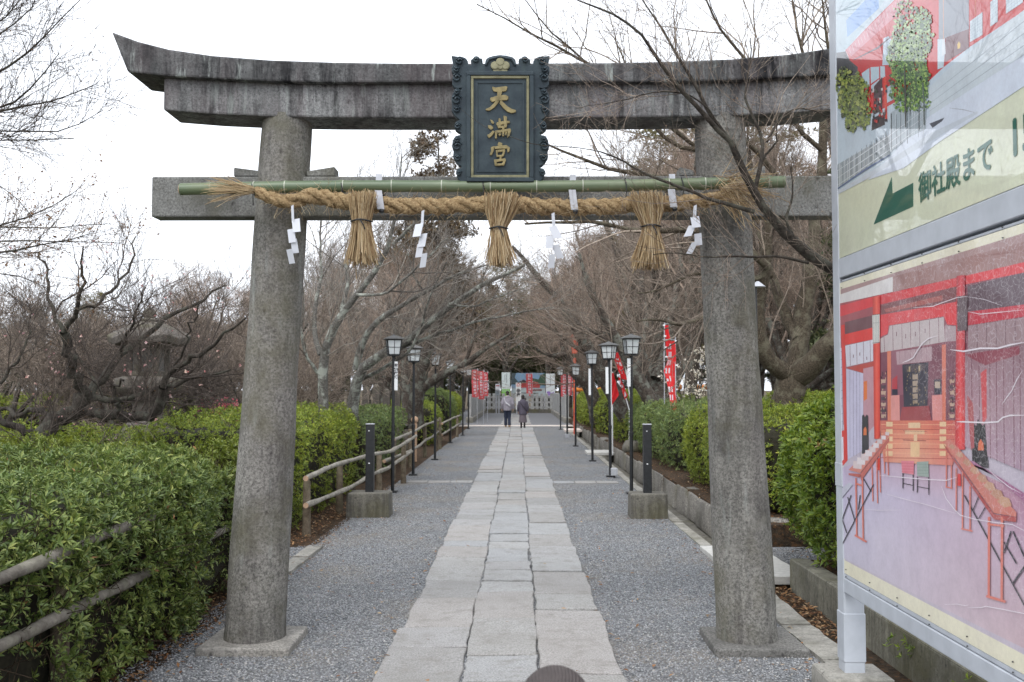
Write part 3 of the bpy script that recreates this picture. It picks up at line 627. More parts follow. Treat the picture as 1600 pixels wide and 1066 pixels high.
# ================================================================= THE SIGNBOARD
def text_mesh(name, body, size, o, xa, ya, mat, parent, bold=0.0, depth=0.0, align='LEFT'):
    cu = bpy.data.curves.new(name, 'FONT'); cu.body = body; cu.size = size; cu.offset = bold; cu.extrude = depth; cu.align_x = align; cu.resolution_u = 3
    t = bpy.data.objects.new(name, cu); COL.objects.link(t); dg = bpy.context.evaluated_depsgraph_get(); dg.update()
    me = bpy.data.meshes.new_from_object(t.evaluated_get(dg)); bpy.data.objects.remove(t); bpy.data.curves.remove(cu)
    xa, ya, o = Vector(xa), Vector(ya), Vector(o); za = xa.cross(ya); base = off(parent)
    for v in me.vertices: v.co = o+xa*v.co.x+ya*v.co.y+za*v.co.z-base
    me.materials.clear(); me.name = name; return link_mesh(name, me, mat, parent)
def bold_text(name, body, size, o, xa, ya, mat, parent, w_):
    obs = [text_mesh(name, body, size, Vector(o)+Vector(xa)*dx*w_+Vector(ya)*dy*w_+Vector(xa).cross(Vector(ya))*(.00004*i), xa, ya, mat, parent) for i, (dx, dy) in enumerate(((0,0),(1,0),(-1,0),(0,1),(0,-1)))]
    bm = bmesh.new()
    for q in obs: bm.from_mesh(q.data)
    bm.to_mesh(obs[0].data); bm.free()
    for q in obs[1:]: bpy.data.objects.remove(q)
    return obs[0]
def lin(c): return tuple(((x/255)/12.92 if x/255 < .04045 else ((x/255+.055)/1.055)**2.4) for x in c)
def ink(c, gain=.9):
    r = lin(c); g = .3*r[0]+.55*r[1]+.15*r[2]; return tuple(max(0, (g+(x-g)*1.08)*gain) for x in r)
class Print:
    """flat printed picture: polygons with their ink colour, each new layer a hair above the last"""
    def __init__(s, X, step=.000012, gain=.9): s.gain = gain; s.X = X; s.step = step; s.v = []; s.f = []; s.c = []; s.k = 0
    def poly3(s, pts, col):
        b = len(s.v); s.v += pts; s.f.append(list(range(b, b+len(pts)))); s.c.append([ink(q, s.gain) for q in col] if isinstance(col, list) else ink(col, s.gain)); s.k += 1
    def px(s, pts, col):
        X = s.X - s.step*s.k; s.poly3([PXP(x, y, s.X)+Vector((X-s.X,0,0)) for x, y in pts], col)
    def rect(s, y0, y1, z0, z1, col):
        X = s.X - s.step*s.k; s.poly3([Vector((X,y0,z0)),Vector((X,y1,z0)),Vector((X,y1,z1)),Vector((X,y0,z1))], col)
    def line(s, pts, wd, col):
        up, dn = [], []
        for i, (x, y) in enumerate(pts):
            a, c = pts[max(0,i-1)], pts[min(len(pts)-1,i+1)]; dx, dy = c[0]-a[0], c[1]-a[1]; L = math.hypot(dx,dy) or 1; k = wd/2*(.35 if i in (0,len(pts)-1) else 1)
            up.append((x-dy/L*k, y+dx/L*k)); dn.append((x+dy/L*k, y-dx/L*k))
        for i in range(len(pts)-1): s.px([up[i],up[i+1],dn[i+1],dn[i]], col); s.k -= 1
        s.k += 1
    def grid(s, rows, cols, n=8):
        """smooth tonal area of the print: a coarse net of points and ink colours, refined n times each way"""
        R_, C_ = len(rows)-1, len(rows[0])-1
        def at(A, u, v):
            i, j = min(R_-1, int(v*R_)), min(C_-1, int(u*C_)); fu, fv = u*C_-j, v*R_-i
            return [ (A[i][j][k]*(1-fu)+A[i][j+1][k]*fu)*(1-fv)+(A[i+1][j][k]*(1-fu)+A[i+1][j+1][k]*fu)*fv for k in range(len(A[0][0]))]
        N, Mm = n*C_, n*R_
        for b in range(Mm):
            for a in range(N):
                cs = ((a/N,b/Mm),((a+1)/N,b/Mm),((a+1)/N,(b+1)/Mm),(a/N,(b+1)/Mm)); s.px([at(rows,*c) for c in cs], [at(cols,*c) for c in cs]); s.k -= 1
        s.k += 1
    def build(s, name, mat, parent):
        base = off(parent); me = bpy.data.meshes.new(name); me.from_pydata([tuple(Vector(p)-base) for p in s.v], [], s.f)
        ca = me.color_attributes.new('ink', 'FLOAT_COLOR', 'CORNER'); i = 0
        for p, c in zip(me.polygons, s.c):
            for q in range(len(p.loop_indices)): ca.data[i].color = (*(c[q] if isinstance(c, list) else c), 1); i += 1
        bm = bmesh.new(); bm.from_mesh(me); bmesh.ops.triangulate(bm, faces=[f for f in bm.faces if len(f.verts) > 4]); bm.to_mesh(me); bm.free()
        return link_mesh(name, me, mat, parent)
def print_mat(nm, crack, coat, rough):
    n = NT(nm); c = n.attr('ink')
    c = n.mix(n.ramp(n.noise(2.2, 6, .68), [(.42,0.),(.75,.14)]), c, (.66,.58,.60)); c = n.mix(1, c, n.ramp(n.noise(7, 6, .75), [(.25,(.86,.85,.86)),(.5,(1,1,1)),(.75,(1.1,1.1,1.09))]), 'MULTIPLY')
    c = n.mix(n.math('MULTIPLY', n.ramp(n.noise(70,4,.75), [(.4,0.),(.65,1.)]), .10), c, (.1,.06,.08))
    if crack:
        v = n.vec((1,1,1)); d = n.noise(5, 3, .6); vv = n.n('ShaderNodeVectorMath'); vv.operation = 'ADD'; dn = n.n('ShaderNodeTexNoise'); dn.inputs['Scale'].default_value = 9; n.l(n.tc, dn.inputs['Vector'])
        sc = n.n('ShaderNodeVectorMath'); sc.operation = 'SCALE'; sc.inputs['Scale'].default_value = .16; n.l(dn.outputs['Color'], sc.inputs[0]); n.l(n.tc, vv.inputs[0]); n.l(sc.outputs[0], vv.inputs[1])
        e = n.vor(36, 'DISTANCE_TO_EDGE', v=vv.outputs[0]); line = n.ramp(e, [(.0,1.),(.05,0.)])
        y, z = n.sep(n.tc, 1), n.sep(n.tc, 2)             # the film has crazed on the near upper part of the board only
        reg = n.math('ADD', n.math('MULTIPLY', n.math('SUBTRACT', -1.15, y), 1.2), n.math('MULTIPLY', n.math('SUBTRACT', z, 1.45), 1.3))
        reg = n.ramp(n.math('ADD', reg, n.math('MULTIPLY', n.math('SUBTRACT', n.noise(2.2,3), .5), 1.0)), [(.05,0.),(.45,1.)])
        c = n.mix(n.math('MULTIPLY', n.math('MULTIPLY', line, reg), .34), c, (.8,.76,.78))
        n.bump(n.noise(7, 4, .6), .12, .01)
    M[nm] = n.end(c, rough, .5, coat=coat)
print_mat('print_gloss', False, 1.0, .35); print_mat('print_crazed', True, .35, .5)
SX = 1.752; SY0, SY1 = 2.3, 5.43
sign = thing('information_board', 'big white steel-framed board with shrine photographs and green arrow, right foreground', 'signboard', (1.82, 5.48, 0))
zA, zB, zC, zD, zE = PXP(1314,930,SX).z, PXP(1314,893,SX).z, PXP(1313,442,SX).z, PXP(1308,405,SX).z, PXP(1308,303,SX).z
for y in (5.485, 2.245):
    b = MB(); b.box((SX+.055, y, 2.1), (.11,.11,4.0)); p = b.build('post', M['steel_white'], sign, bevel=.006)
    MB().box((SX+.055, y, .31), (.118,.118,.26)).build('sleeve', M['steel_white'], p, bevel=.004); MB().box((SX+.055, y, 1.18), (.116,.116,.13)).build('sleeve', M['steel_white'], p, bevel=.004)
    MB().box((SX+.05, y-.02, .04), (.36,.34,.17), taper=.95).build('footing', M['concrete'], sign, bevel=.012, seg=2, jit=.003)
ym, yl = (SY0+SY1)/2, SY1-SY0
b = MB(); b.box((SX+.03, ym, (zA+zB)/2), (.06, yl, zB-zA-.052)); b.build('bottom_rail', M['steel_white'], sign, bevel=.004)
b = MB(); b.box((SX+.032, ym, zB-.012), (.054, yl, .022)); b.build('bottom_rail_lip', M['steel_white'], sign, bevel=.003)
b = MB(); b.box((SX+.03, ym, (zC+zD)/2+.012), (.06, yl, zD-zC-.03)); b.build('middle_rail', M['steel_white'], sign, bevel=.004)
b = MB(); b.box((SX+.032, ym, zC+.008), (.05, yl, .012)); b.build('rail_lip', M['steel_white'], sign, bevel=.002)
b = MB(); b.box((SX+.03, ym, 4.05), (.06, yl, .1)); b.build('top_rail', M['steel_white'], sign, bevel=.004)
b = MB(); b.box((SX+.05, ym, (zB+4.0)/2), (.02, yl, 4.0-zB)); b.build('back_sheet', M['steel_white'], sign)
b = MB()
for i in range(9):
    y = SY1-.04-i*.36
    for z in (zB-.012, zB+.025, zC-.03, zC+.008): MB().ball((SX-.0005, y, z), .0036, 8).build('screw', M['black_metal'], sign)

def Z7(x, y): return (1270+x/2.961, 360+y/2.961)
def ZC(x, y): return (1300+x/3.553, 650+y/3.553)
def ZT(x, y): return (1300+x/5.33, y/5.33)
def Z6(x, y): return (1270+x/2.479, y/2.479)
def mp(f, *q): return [f(*p) for p in q]
# --- lower photograph: inside of a red shrine hall
q = Print(SX+.004)
q.rect(SY0, SY1, zB, zC, (233,228,205))
zi = PXP(1314,873,SX).z; q.rect(SY0+.02, SY1-.012, zi, zC-.035, (200,190,202)); q.rect(SY0+.02, SY1-.012, zC-.5, zC-.035, (172,142,140))
q.grid([mp(ZC,(45,290),(330,200),(660,240),(1066,430),(1600,800)),mp(ZC,(45,470),(330,430),(680,480),(1066,720),(1600,1090)),mp(ZC,(45,780),(330,925),(680,1100),(1066,1290),(1600,1555))],[[(196,180,206),(206,176,192),(204,166,178),(186,140,160),(170,120,140)],[(202,196,220),(206,196,216),(204,186,204),(196,168,186),(180,146,164)],[(204,200,216),(206,196,210),(208,190,200),(204,180,186),(190,160,168)]])
q.px(mp(Z7, (118,300),(370,215),(372,300),(120,360)), (226,222,220))
q.px(mp(Z7, (370,215),(990,50),(1800,-200),(1800,30),(990,150),(370,285)), (160,124,120))
q.grid([mp(Z7,(118,340),(400,278),(700,212),(1000,142),(1800,-20)),mp(Z7,(118,620),(400,600),(700,570),(1000,540),(1800,460)),mp(Z7,(118,900),(400,890),(700,890),(1000,900),(1800,1100))],[[(170,80,84),(150,76,86),(130,70,82),(110,66,78),(100,60,70)],[(168,110,120),(150,80,96),(136,76,92),(136,96,108),(140,110,120)],[(180,140,150),(206,120,116),(190,104,110),(160,130,142),(150,120,130)]])       # hall interior
q.px(mp(Z7, (118,352),(290,305),(700,212),(1000,142),(1800,-40),(1800,30),(1000,190),(700,252),(300,346),(118,402)), (218,66,72))
q.px(mp(Z7, (148,425),(282,392),(282,448),(150,482)), (112,72,78)); q.px(mp(Z7, (314,348),(670,258),(668,332),(318,388)), (122,66,70)); q.px(mp(Z7, (330,365),(600,300),(600,325),(340,380)), (170,90,84))
q.px(mp(Z7, (715,258),(1000,192),(1000,342),(720,375)), (92,72,82))
q.px(mp(Z7, (146,482),(286,448),(290,502),(150,530)), (226,70,66)); q.px(mp(Z7, (312,392),(668,330),(668,440),(622,436),(606,398),(352,440),(346,478),(314,492)), (224,66,72))
q.px(mp(Z7, (716,378),(1000,340),(1800,250),(1800,300),(1000,396),(718,440)), (196,56,72))
q.px(mp(Z7, (150,534),(288,504),(290,602),(156,632)), (222,220,230)); q.px(mp(Z7, (312,502),(348,482),(356,442),(606,402),(612,516),(314,566)), (202,190,190))
q.px(mp(Z7, (612,440),(668,444),(668,512),(612,516)), (180,160,164)); q.px(mp(Z7, (718,442),(1000,400),(1800,310),(1800,430),(1000,516),(720,560)), (160,136,140))
for x, y0, y1 in ((172,532,626),(203,524,620),(234,516,614),(265,510,608),(330,494,562),(370,440,556),(412,432,548),(452,426,542),(494,418,536),(540,410,528),(582,404,520)): q.line(mp(Z7,(x,y0),(x+2,y1)), 1.9, (118,44,66))
for x, y0, y1 in ((188,575,590),(218,565,580),(250,585,600),(388,470,490),(430,480,500),(475,470,490),(520,455,475)): q.line(mp(Z7,(x,y0),(x,y1)), 3.4, (128,84,98))
for i in range(8): q.line(mp(Z7,(760+i*44,436-i*6),(762+i*44,556-i*6)), 1.8, (88,40,60))
q.px(mp(Z7, (122,545),(135,543),(140,955),(122,955)), (190,196,214))
for i in range(11): q.line(mp(Z7,(122,565+i*36),(138,560+i*36)), 1.5, (70,70,96))
q.px(mp(Z7, (155,640),(234,662),(234,1018),(160,1062)), (206,202,224))
for x in (172,188,203,218): q.line(mp(Z7,(x,650),(x+1,1045)), 1.5, (128,118,150))
q.px(mp(Z7, (156,636),(288,606),(288,636),(232,660)), (186,70,60))
q.px(mp(Z7, (234,640),(288,628),(288,900),(236,960)), (196,150,160)); q.px(mp(Z7, (236,700),(252,696),(252,780),(236,790)), (226,120,60))
q.px(mp(Z7, (130,440),(148,436),(162,1064),(122,1110),(122,930),(146,925)), (216,62,56)); q.px(mp(Z7, (127,960),(142,955),(144,1060),(128,1075)), (226,222,232))
q.px(mp(Z7, (314,568),(668,518),(668,886),(314,886)), (126,70,86)); q.px(mp(Z7, (365,560),(420,552),(420,760),(365,768)), (150,96,110))
q.px(mp(Z7, (386,562),(552,538),(552,604),(390,622)), (186,158,164))
for i in range(6): q.line(mp(Z7,(402+i*25,560-i*4),(403+i*25,618-i*3)), .8, (120,70,84))
q.px(mp(Z7, (345,560),(363,557),(363,884),(347,884)), (224,132,106)); q.px(mp(Z7, (598,530),(617,527),(616,884),(600,884)), (224,128,106))
q.px(mp(Z7, (415,622),(536,610),(532,812),(422,820)), (38,40,58)); q.px(mp(Z7, (462,668),(487,664),(486,800),(464,802)), (176,158,140))
for i in range(8): q.px(mp(Z7, (456,676+i*15),(492,674+i*15),(492,680+i*15),(456,683+i*15)), (60,58,70)) if i % 2 else None
q.px(mp(Z7, (430,628),(520,618),(520,650),(432,658)), (70,60,66)); q.px(mp(Z7, (445,632),(452,630),(452,654),(446,655)), (190,170,130)); q.px(mp(Z7, (490,628),(498,626),(498,650),(491,651)), (190,170,130))
q.px(mp(Z7, (362,765),(402,762),(404,884),(362,884)), (226,156,150)); q.px(mp(Z7, (552,764),(600,760),(600,884),(555,884)), (226,150,146)); q.px(mp(Z7, (368,690),(392,688),(394,762),(368,762)), (40,40,60)); q.px(mp(Z7, (562,690),(594,688),(596,760),(563,760)), (44,42,62)); q.px(mp(Z7, (368,690),(392,670),(392,735),(368,735)), (190,70,80)); q.px(mp(Z7, (566,700),(590,700),(590,730),(566,730)), (200,180,160))
for cx in (327,645):
    q.px(mp(Z7, (cx-14,680),(cx,640),(cx+16,680),(cx+18,880),(cx-16,880)), (120,70,84))
    for i in range(7): q.px(mp(Z7, (cx-11,690+i*27),(cx+13,690+i*27),(cx+10,706+i*27),(cx-9,706+i*27)), (66,44,58) if i % 2 else (200,170,150))
for i in range(60):
    x, y = random.Random(i).uniform(430,526), random.Random(i+99).uniform(640,806); q.px(mp(Z7,(x,y),(x+4,y),(x+3,y+7),(x-1,y+6)), (150,132,96) if i % 3 else (84,84,96))
for cx in (327,645):
    for i in range(26): x, y = cx+random.Random(i+cx).uniform(-15,15), random.Random(i*3+cx).uniform(650,870); q.px(mp(Z7,(x,y),(x+3,y),(x+3,y+9),(x,y+9)), (44,28,40) if i % 2 else (214,180,150))
q.px(mp(Z7, (416,818),(540,812),(552,884),(404,884)), (160,66,74))
q.grid([mp(Z7,(310,880),(480,880),(672,880)),mp(Z7,(320,980),(480,985),(676,990)),mp(Z7,(330,1072),(480,1080),(650,1088))],[[(206,110,96),(226,130,106),(200,96,90)],[(226,146,122),(240,172,144),(214,120,110)],[(222,150,132),(236,176,152),(216,130,122)]],4)
for i in range(8): q.line(mp(Z7,(318,898+i*22),(660,900+i*22.5)), 2.6, (176,84,76) if i % 2 else (242,182,150))
for i in range(5):
    for cx in (356,604): q.px(mp(Z7, (cx-14,886+i*34),(cx+16,886+i*34),(cx+16,908+i*34),(cx-14,908+i*34)), (240,206,166))
q.px(mp(Z7, (445,890),(500,890),(500,915),(445,915)), (240,206,168)); q.px(mp(Z7, (430,925),(520,925),(520,942),(430,942)), (236,196,160)); q.line(mp(Z7,(420,928),(530,930)), 1.6, (130,60,60)); q.line(mp(Z7,(420,970),(528,974)), 2.6, (130,50,56)); q.px(mp(Z7, (455,980),(497,980),(497,1048),(455,1048)), (240,202,160)); q.px(mp(Z7, (470,945),(486,945),(486,975),(470,975)), (240,206,170))
q.grid([mp(Z7,(279,310),(297,306),(314,304)),mp(Z7,(287,965),(300,965),(314,965))],[[(190,52,48),(238,104,86),(206,52,48)],[(200,60,50),(240,96,76),(206,56,50)]],4); q.px(mp(Z7, (278,392),(312,388),(312,520),(280,526)), (214,214,208))
for x in (284,295,306): q.line(mp(Z7,(x,394),(x,520)), .7, (90,80,80))
q.line(mp(Z7,(278,430),(313,426)), .8, (90,80,80)); q.line(mp(Z7,(278,392),(313,388)), 2.2, (60,50,50)); q.line(mp(Z7,(279,522),(313,518)), 2.2, (60,50,50))
q.grid([mp(Z7,(706,560),(1000,516),(1800,430)),mp(Z7,(706,780),(1000,810),(1800,900)),mp(Z7,(706,1000),(1000,1125),(1800,1500))],[[(150,116,124),(140,112,118),(120,96,104)],[(176,140,150),(168,142,152),(150,124,136)],[(186,156,170),(180,156,172),(164,140,156)]],5)
for x, t in ((738,556),(772,552),(822,545),(852,542),(886,536),(932,528),(962,524),(1010,516),(1060,510),(1120,505),(1190,498)): q.line(mp(Z7,(x,t),(x+4,1066+(x-850)*.4)), 2.6, (104,32,58))
q.px(mp(Z7, (780,660),(808,640),(808,870),(790,900)), (206,76,80)); q.px(mp(Z7, (706,575),(960,535),(960,575),(800,625)), (140,60,76)); q.px(mp(Z7, (716,760),(745,800),(758,1060),(735,1010)), (176,92,96))
q.grid([mp(Z7,(669,212),(688,209),(708,206)),mp(Z7,(662,1015),(686,1015),(708,1015))],[[(176,44,54),(214,80,88),(170,44,58)],[(196,54,60),(240,96,96),(206,58,64)]],5); q.px(mp(Z7, (672,306),(720,300),(718,462),(672,468)), (88,72,78))
for x in (680,690,700,710): q.line(mp(Z7,(x,306),(x,464)), .7, (150,130,132))
q.px(mp(Z7, (231,858),(238,852),(244,866),(252,852),(258,858),(260,1028),(230,1036)), (24,30,38)); q.px(mp(Z7, (238,920),(246,908),(252,920),(252,948),(237,948)), (220,120,70))
q.px(mp(Z7, (750,894),(760,905),(768,872),(778,890),(790,905),(801,892),(816,1100),(752,1090)), (26,30,36)); q.px(mp(Z7, (770,985),(780,965),(793,985),(796,1018),(768,1018)), (220,118,84)); q.px(mp(Z7, (740,1010),(752,1006),(752,1100),(742,1090)), (30,32,38))
# floor things
q.px(mp(ZC, (735,250),(790,250),(900,330),(1066,470),(1400,760),(1400,620),(1066,425),(870,300)), (170,116,148))
q.px(mp(ZC, (95,300),(160,318),(322,112),(318,92),(288,100)), (214,140,128)); q.px(mp(ZC, (95,318),(160,322),(158,342),(96,328)), (190,104,96)); q.px(mp(ZC, (160,322),(322,115),(322,140),(165,360)), (196,112,104))
for i in range(9): x, y = 148+i*20.5, 262-i*21; s = 1-i*.07; q.px(mp(ZC, (x-26*s,y-12*s),(x+22*s,y-8*s),(x+20*s,y+34*s),(x-28*s,y+28*s)), (232,222,224) if i % 2 else (222,206,206))
lg = (222,132,118); _ln = q.line; q.line = lambda pts, wd, col: _ln(pts, wd*1.9, col)
for x, y0, y1 in ((136,345,665),(172,345,695),(226,280,475),(252,240,485),(268,200,425),(292,190,320),(312,160,330)): q.line(mp(ZC,(x,y0),(x+5,y1)), 3.4 if x < 200 else 2.4, lg)
q.line(mp(ZC,(136,375),(178,390)), 4, lg); q.line(mp(ZC,(130,662),(196,700)), 4.5, lg)
for a, c in (((48,735),(130,580)),((130,580),(235,380)),((45,530),(85,650)),((90,450),(130,580)),((50,600),(110,440)),((180,350),(220,420)),((160,440),(150,520))): q.line(mp(ZC,a,c), 2.2, (32,30,46))
q.px(mp(ZC, (45,410),(100,370),(120,380),(48,470)), (196,196,210))
q.px(mp(ZC, (388,250),(460,250),(458,326),(394,316)), (226,140,152)); q.px(mp(ZC, (475,256),(540,252),(542,340),(478,332)), (164,178,170))
for i in range(4): q.line(mp(ZC,(392,262+i*16),(458,264+i*16)), 1.2, (210,108,126)); q.line(mp(ZC,(478,268+i*17),(540,268+i*17)), 1.2, (140,160,148))
for x, y0, y1 in ((398,318,402),(455,326,416),(478,336,425),(542,340,438)): q.line(mp(ZC,(x,y0),(x,y1)), 1.9, (26,26,40))
q.line(mp(ZC,(398,374),(455,386)), 1.6, (26,26,40)); q.line(mp(ZC,(478,392),(542,404)), 1.6, (26,26,40))
for a, c, w_ in (((740,440),(1100,1100),3.2),((790,520),(830,420),2),((820,570),(860,500),2),((1100,800),(1010,930),4.5),((1000,640),(960,760),3.4),((960,700),(1030,820),3.4),((1010,640),(1100,840),3.4)): q.line(mp(ZC,a,c), w_, (28,28,42))
q.px(mp(ZC, (622,140),(660,128),(740,215),(1030,535),(1030,560),(905,540)), (210,132,120)); q.px(mp(ZC, (622,150),(905,545),(1030,562),(1028,590),(905,575),(640,190)), (180,92,90))
for i in range(8): x, y = 668+i*41, 168+i*43; s = .5+i*.09; q.px(mp(ZC, (x-28*s,y+6*s),(x-6*s,y-22*s),(x+30*s,y-10*s),(x+44*s,y+26*s),(x+8*s,y+36*s)), (206,164,138) if i % 2 else (196,150,126))
for x, y0, y1, w_ in ((640,190,395,2.6),(668,240,400,2.6),(695,290,525,2.8),(730,310,630,3.4),(772,390,640,3.4),(878,560,1000,5.6),(950,560,1020,5.8)): q.line(mp(ZC,(x,y0),(x+(0 if x < 800 else -2),y1)), w_, (220,130,116))
q.line(mp(ZC,(868,600),(962,612)), 4.6, (220,130,116)); q.line(mp(ZC,(862,1000),(970,1032)), 6, (222,132,118)); q.line(mp(ZC,(722,626),(786,640)), 3.4, lg); q.line(mp(ZC,(636,394),(674,402)), 2.6, lg)
q.px(mp(ZC, (702,320),(720,322),(722,390),(702,388)), (216,58,56)); q.px(mp(ZC, (258,235),(270,235),(270,300),(258,302)), (216,66,56))
q.line = lambda pts, wd, col: _ln(pts, wd*.72, col); wh = (240,232,238)
for f, pts, w_ in ((Z7,[(420,612),(445,603),(470,588),(486,560),(510,524),(540,500),(582,488)],2.2),(Z7,[(640,552),(702,560),(780,546),(860,546),(920,530),(985,518)],3.6),(Z7,[(670,886),(700,886),(800,890),(862,886),(884,866),(920,856),(985,856)],3.2),(Z7,[(880,806),(905,770),(925,744),(950,690),(975,650)],1.8),
    (Z7,[(470,358),(560,352),(600,336),(670,312),(716,306)],1.6),(Z7,[(716,306),(800,320),(880,348)],1.1),(Z7,[(722,376),(780,388),(860,380),(980,368)],1.6),(ZC,[(270,330),(400,342),(520,352),(640,358),(700,340)],1.9),(ZC,[(300,432),(400,460),(520,490),(620,520),(705,545)],1.2),(ZC,[(612,390),(640,460),(690,525),(720,552),(800,574),(900,590),(1010,604),(1100,650)],1.7),(ZC,[(180,518),(260,524),(390,522)],1.1),
    (lambda x,y:(1250+x/4.571,850+y/4.571),[(1040,432),(1130,430),(1190,442),(1210,436)],1.5),(lambda x,y:(1250+x/4.571,850+y/4.571),[(1205,456),(1300,455),(1335,446),(1450,466),(1610,498),(1750,520)],1.9),(ZC,[(870,290),(920,340),(990,395),(1060,432)],1.6)): q.line(mp(f,*pts), w_, wh)
q.build('lower_photo_panel', M['print_crazed'], sign)
# --- cream strip with arrow and lettering
q = Print(SX+.004); q.rect(SY0, SY1, zD, zE, (222,226,200)); q.build('direction_strip', M['print_gloss'], sign)
b = MB(); b.prism([PXP(*Z6(*p), SX)+Vector((.003,0,0)) for p in ((233,870),(303,686),(306,750),(386,708),(386,800))], (.001,0,0)); b.build('arrow', M['text_green'], sign, tri=True)
t0 = PXP(*Z6(408,783), SX); t1 = PXP(*Z6(700,655), SX)
bold_text('lettering', '御社殿まで', (t0.y-t1.y)/5.0, (SX+.002, t0.y, t0.z+.006), (0,-1,0), (0,0,1), M['text_green'], sign, .0032)
t0 = PXP(*Z6(757,612), SX); bold_text('lettering', '150m', .185, (SX+.002, t0.y, t0.z), (0,-1,0), (0,0,1), M['text_green'], sign, .005)
# --- upper photograph: a red hall with trees
q = Print(SX+.004, gain=1.0); q.rect(SY0, SY1, zE, 4.0, (190,204,214))
red = (196,44,44)
q.px(mp(ZT,(38,400),(260,400),(260,720),(38,720)), (30,32,36)); q.px(mp(ZT,(38,-300),(500,-700),(480,-50),(110,430),(38,440)), (168,190,200))
q.px(mp(ZT,(110,420),(330,190),(560,-40),(900,-420),(1700,-1300),(3700,-3000),(3700,-1200),(1700,20),(1150,390),(930,560),(760,720),(440,900),(290,960),(210,700),(215,560),(150,505)), red)
q.px(mp(ZT,(118,170),(260,20),(390,-120),(390,70),(260,190),(128,310)), (112,158,214)); q.px(mp(ZT,(110,420),(520,10),(760,-230),(760,-90),(480,180),(160,470)), (206,120,130))
for i in range(26): x = 120+i*24; q.line(mp(ZT,(x,428-i*24),(x+14,470-i*23)), 1.6, (236,214,214))
q.px(mp(ZT,(430,320),(470,300),(495,330),(495,540),(420,545)), (190,208,220)); q.line(mp(ZT,(180,500),(380,400),(560,250)), 3, (90,70,80))
for p in (((248,610),(312,566),(314,720),(262,742)),((322,560),(392,556),(394,650),(324,700)),((402,552),(440,552),(444,640),(404,660)),((326,712),(394,660),(394,760),(330,790)),((452,730),(512,700),(512,830),(456,860))): q.px(mp(ZT,*p), (186,204,214))
q.px(mp(ZT,(350,720),(420,640),(420,920),(345,960)), (70,44,50)); q.px(mp(ZT,(335,990),(440,930),(440,1040),(330,1090)), (44,30,34))
q.px(mp(ZT,(430,640),(455,640),(462,1000),(444,1010)), (214,66,44))
q.px(mp(ZT,(880,330),(920,300),(940,460),(930,560),(880,580)), (196,212,220)); q.px(mp(ZT,(890,-80),(1140,-260),(1142,240),(950,320),(890,330)), (136,142,152)); q.px(mp(ZT,(945,315),(1142,240),(1142,400),(940,520)), (104,60,66)); q.px(mp(ZT,(1045,370),(1058,345),(1070,365),(1068,400),(1048,410)), (220,180,80))
q.line(mp(ZT,(928,-100),(930,440)), 2.2, (220,150,110)); q.line(mp(ZT,(1195,-200),(1195,130)), 2.6, (222,140,110)); q.px(mp(ZT,(920,330),(940,320),(948,450),(915,470)), (214,220,224))
for p, nx_ in ((((1150,180),(1255,100),(1255,290),(1150,352)),5),(((1320,20),(1382,-40),(1382,180),(1320,222)),3),(((1450,-60),(1592,-190),(1592,20),(1450,115)),6),(((1680,-220),(1860,-380),(1860,-160),(1680,-40)),5),(((1980,-450),(2200,-640),(2200,-380),(1980,-240)),5)):
    q.px(mp(ZT,*p), (198,212,220)); (x0,y0),(x1,y1),(x2,y2),(x3,y3) = p
    for i in range(1,nx_): t = i/nx_; q.line(mp(ZT,(x0+(x1-x0)*t,y0+(y1-y0)*t),(x3+(x2-x3)*t,y3+(y2-y3)*t)), .7, (120,140,160))
    for i in range(1,7): t = i/7; q.line(mp(ZT,(x0,y0+(y3-y0)*t),(x1,y1+(y2-y1)*t)), .6, (120,140,160))
q.px(mp(ZT,(800,745),(940,600),(1150,430),(1600,85),(3700,-1500),(3700,-560),(1600,455),(820,980)), (196,206,212))
for i in range(7): k = i/6; q.line(mp(ZT,(812,770+k*190),(1600,130+k*300),(3000,-930+k*560)), 1.3 if i % 2 else .8, (146,156,164) if i % 2 else (206,214,216))
q.px(mp(ZT,(800,980),(1600,460),(3700,-560),(3700,300),(1600,720),(900,1180),(600,1400),(300,1500)), (208,216,228)); q.px(mp(ZT,(815,1030),(940,980),(920,1010),(840,1066)), (60,64,74)); q.line(mp(ZT,(980,900),(1100,915),(1200,940)), 1.2, (150,152,158))
q.px(mp(Z6,(92,742),(200,680),(330,600),(450,520),(640,430),(640,440),(200,700),(95,755)), (196,204,212)); q.px(mp(Z6,(92,640),(300,520),(300,600),(200,655),(94,735)), (150,160,164)); q.px(mp(Z6,(300,440),(420,350),(440,360),(440,500),(380,530),(300,590)), (168,180,186))
for i in range(16): x = 98+i*12.5; q.line(mp(Z6,(x,650-i*9),(x,728-i*9.2)), 2.0, (214,218,220) if i % 2 else (96,104,108))
for i in range(7): x = 305+i*21; q.line(mp(Z6,(x,455-i*13),(x,592-i*12)), 2.6 if i % 3 == 0 else 1.4, (70,78,84) if i % 2 else (206,212,216))
for i in range(22): x = 96+i*9.4; q.line(mp(Z6,(x,640-i*6.5),(x,730-i*6.2)), 1.7, (226,230,232) if i % 2 else (70,80,84))
for k in (0,28,56): q.line(mp(Z6,(94,664+k),(200,592+k),(300,524+k),(440,420+k)), 1.5, (214,220,224))
for i in range(8): x = 306+i*18; q.line(mp(Z6,(x,440-i*11),(x,580-i*12)), 3.2 if i % 3 == 0 else 1.6, (52,62,64) if i % 2 == 0 else (216,222,226))
q.line(mp(Z6,(92,735),(200,660),(300,600)), 3, (70,96,140))
for i in range(40): r_ = random.Random(i); x, y = r_.uniform(225,285), r_.uniform(330,470); q.px(mp(Z6,(x,y),(x+7,y-3),(x+8,y+8),(x+1,y+9)), r_.choice([(40,28,32),(150,30,34),(196,52,44),(90,80,80),(210,200,196),(60,70,50)]))
pr = random.Random(3)
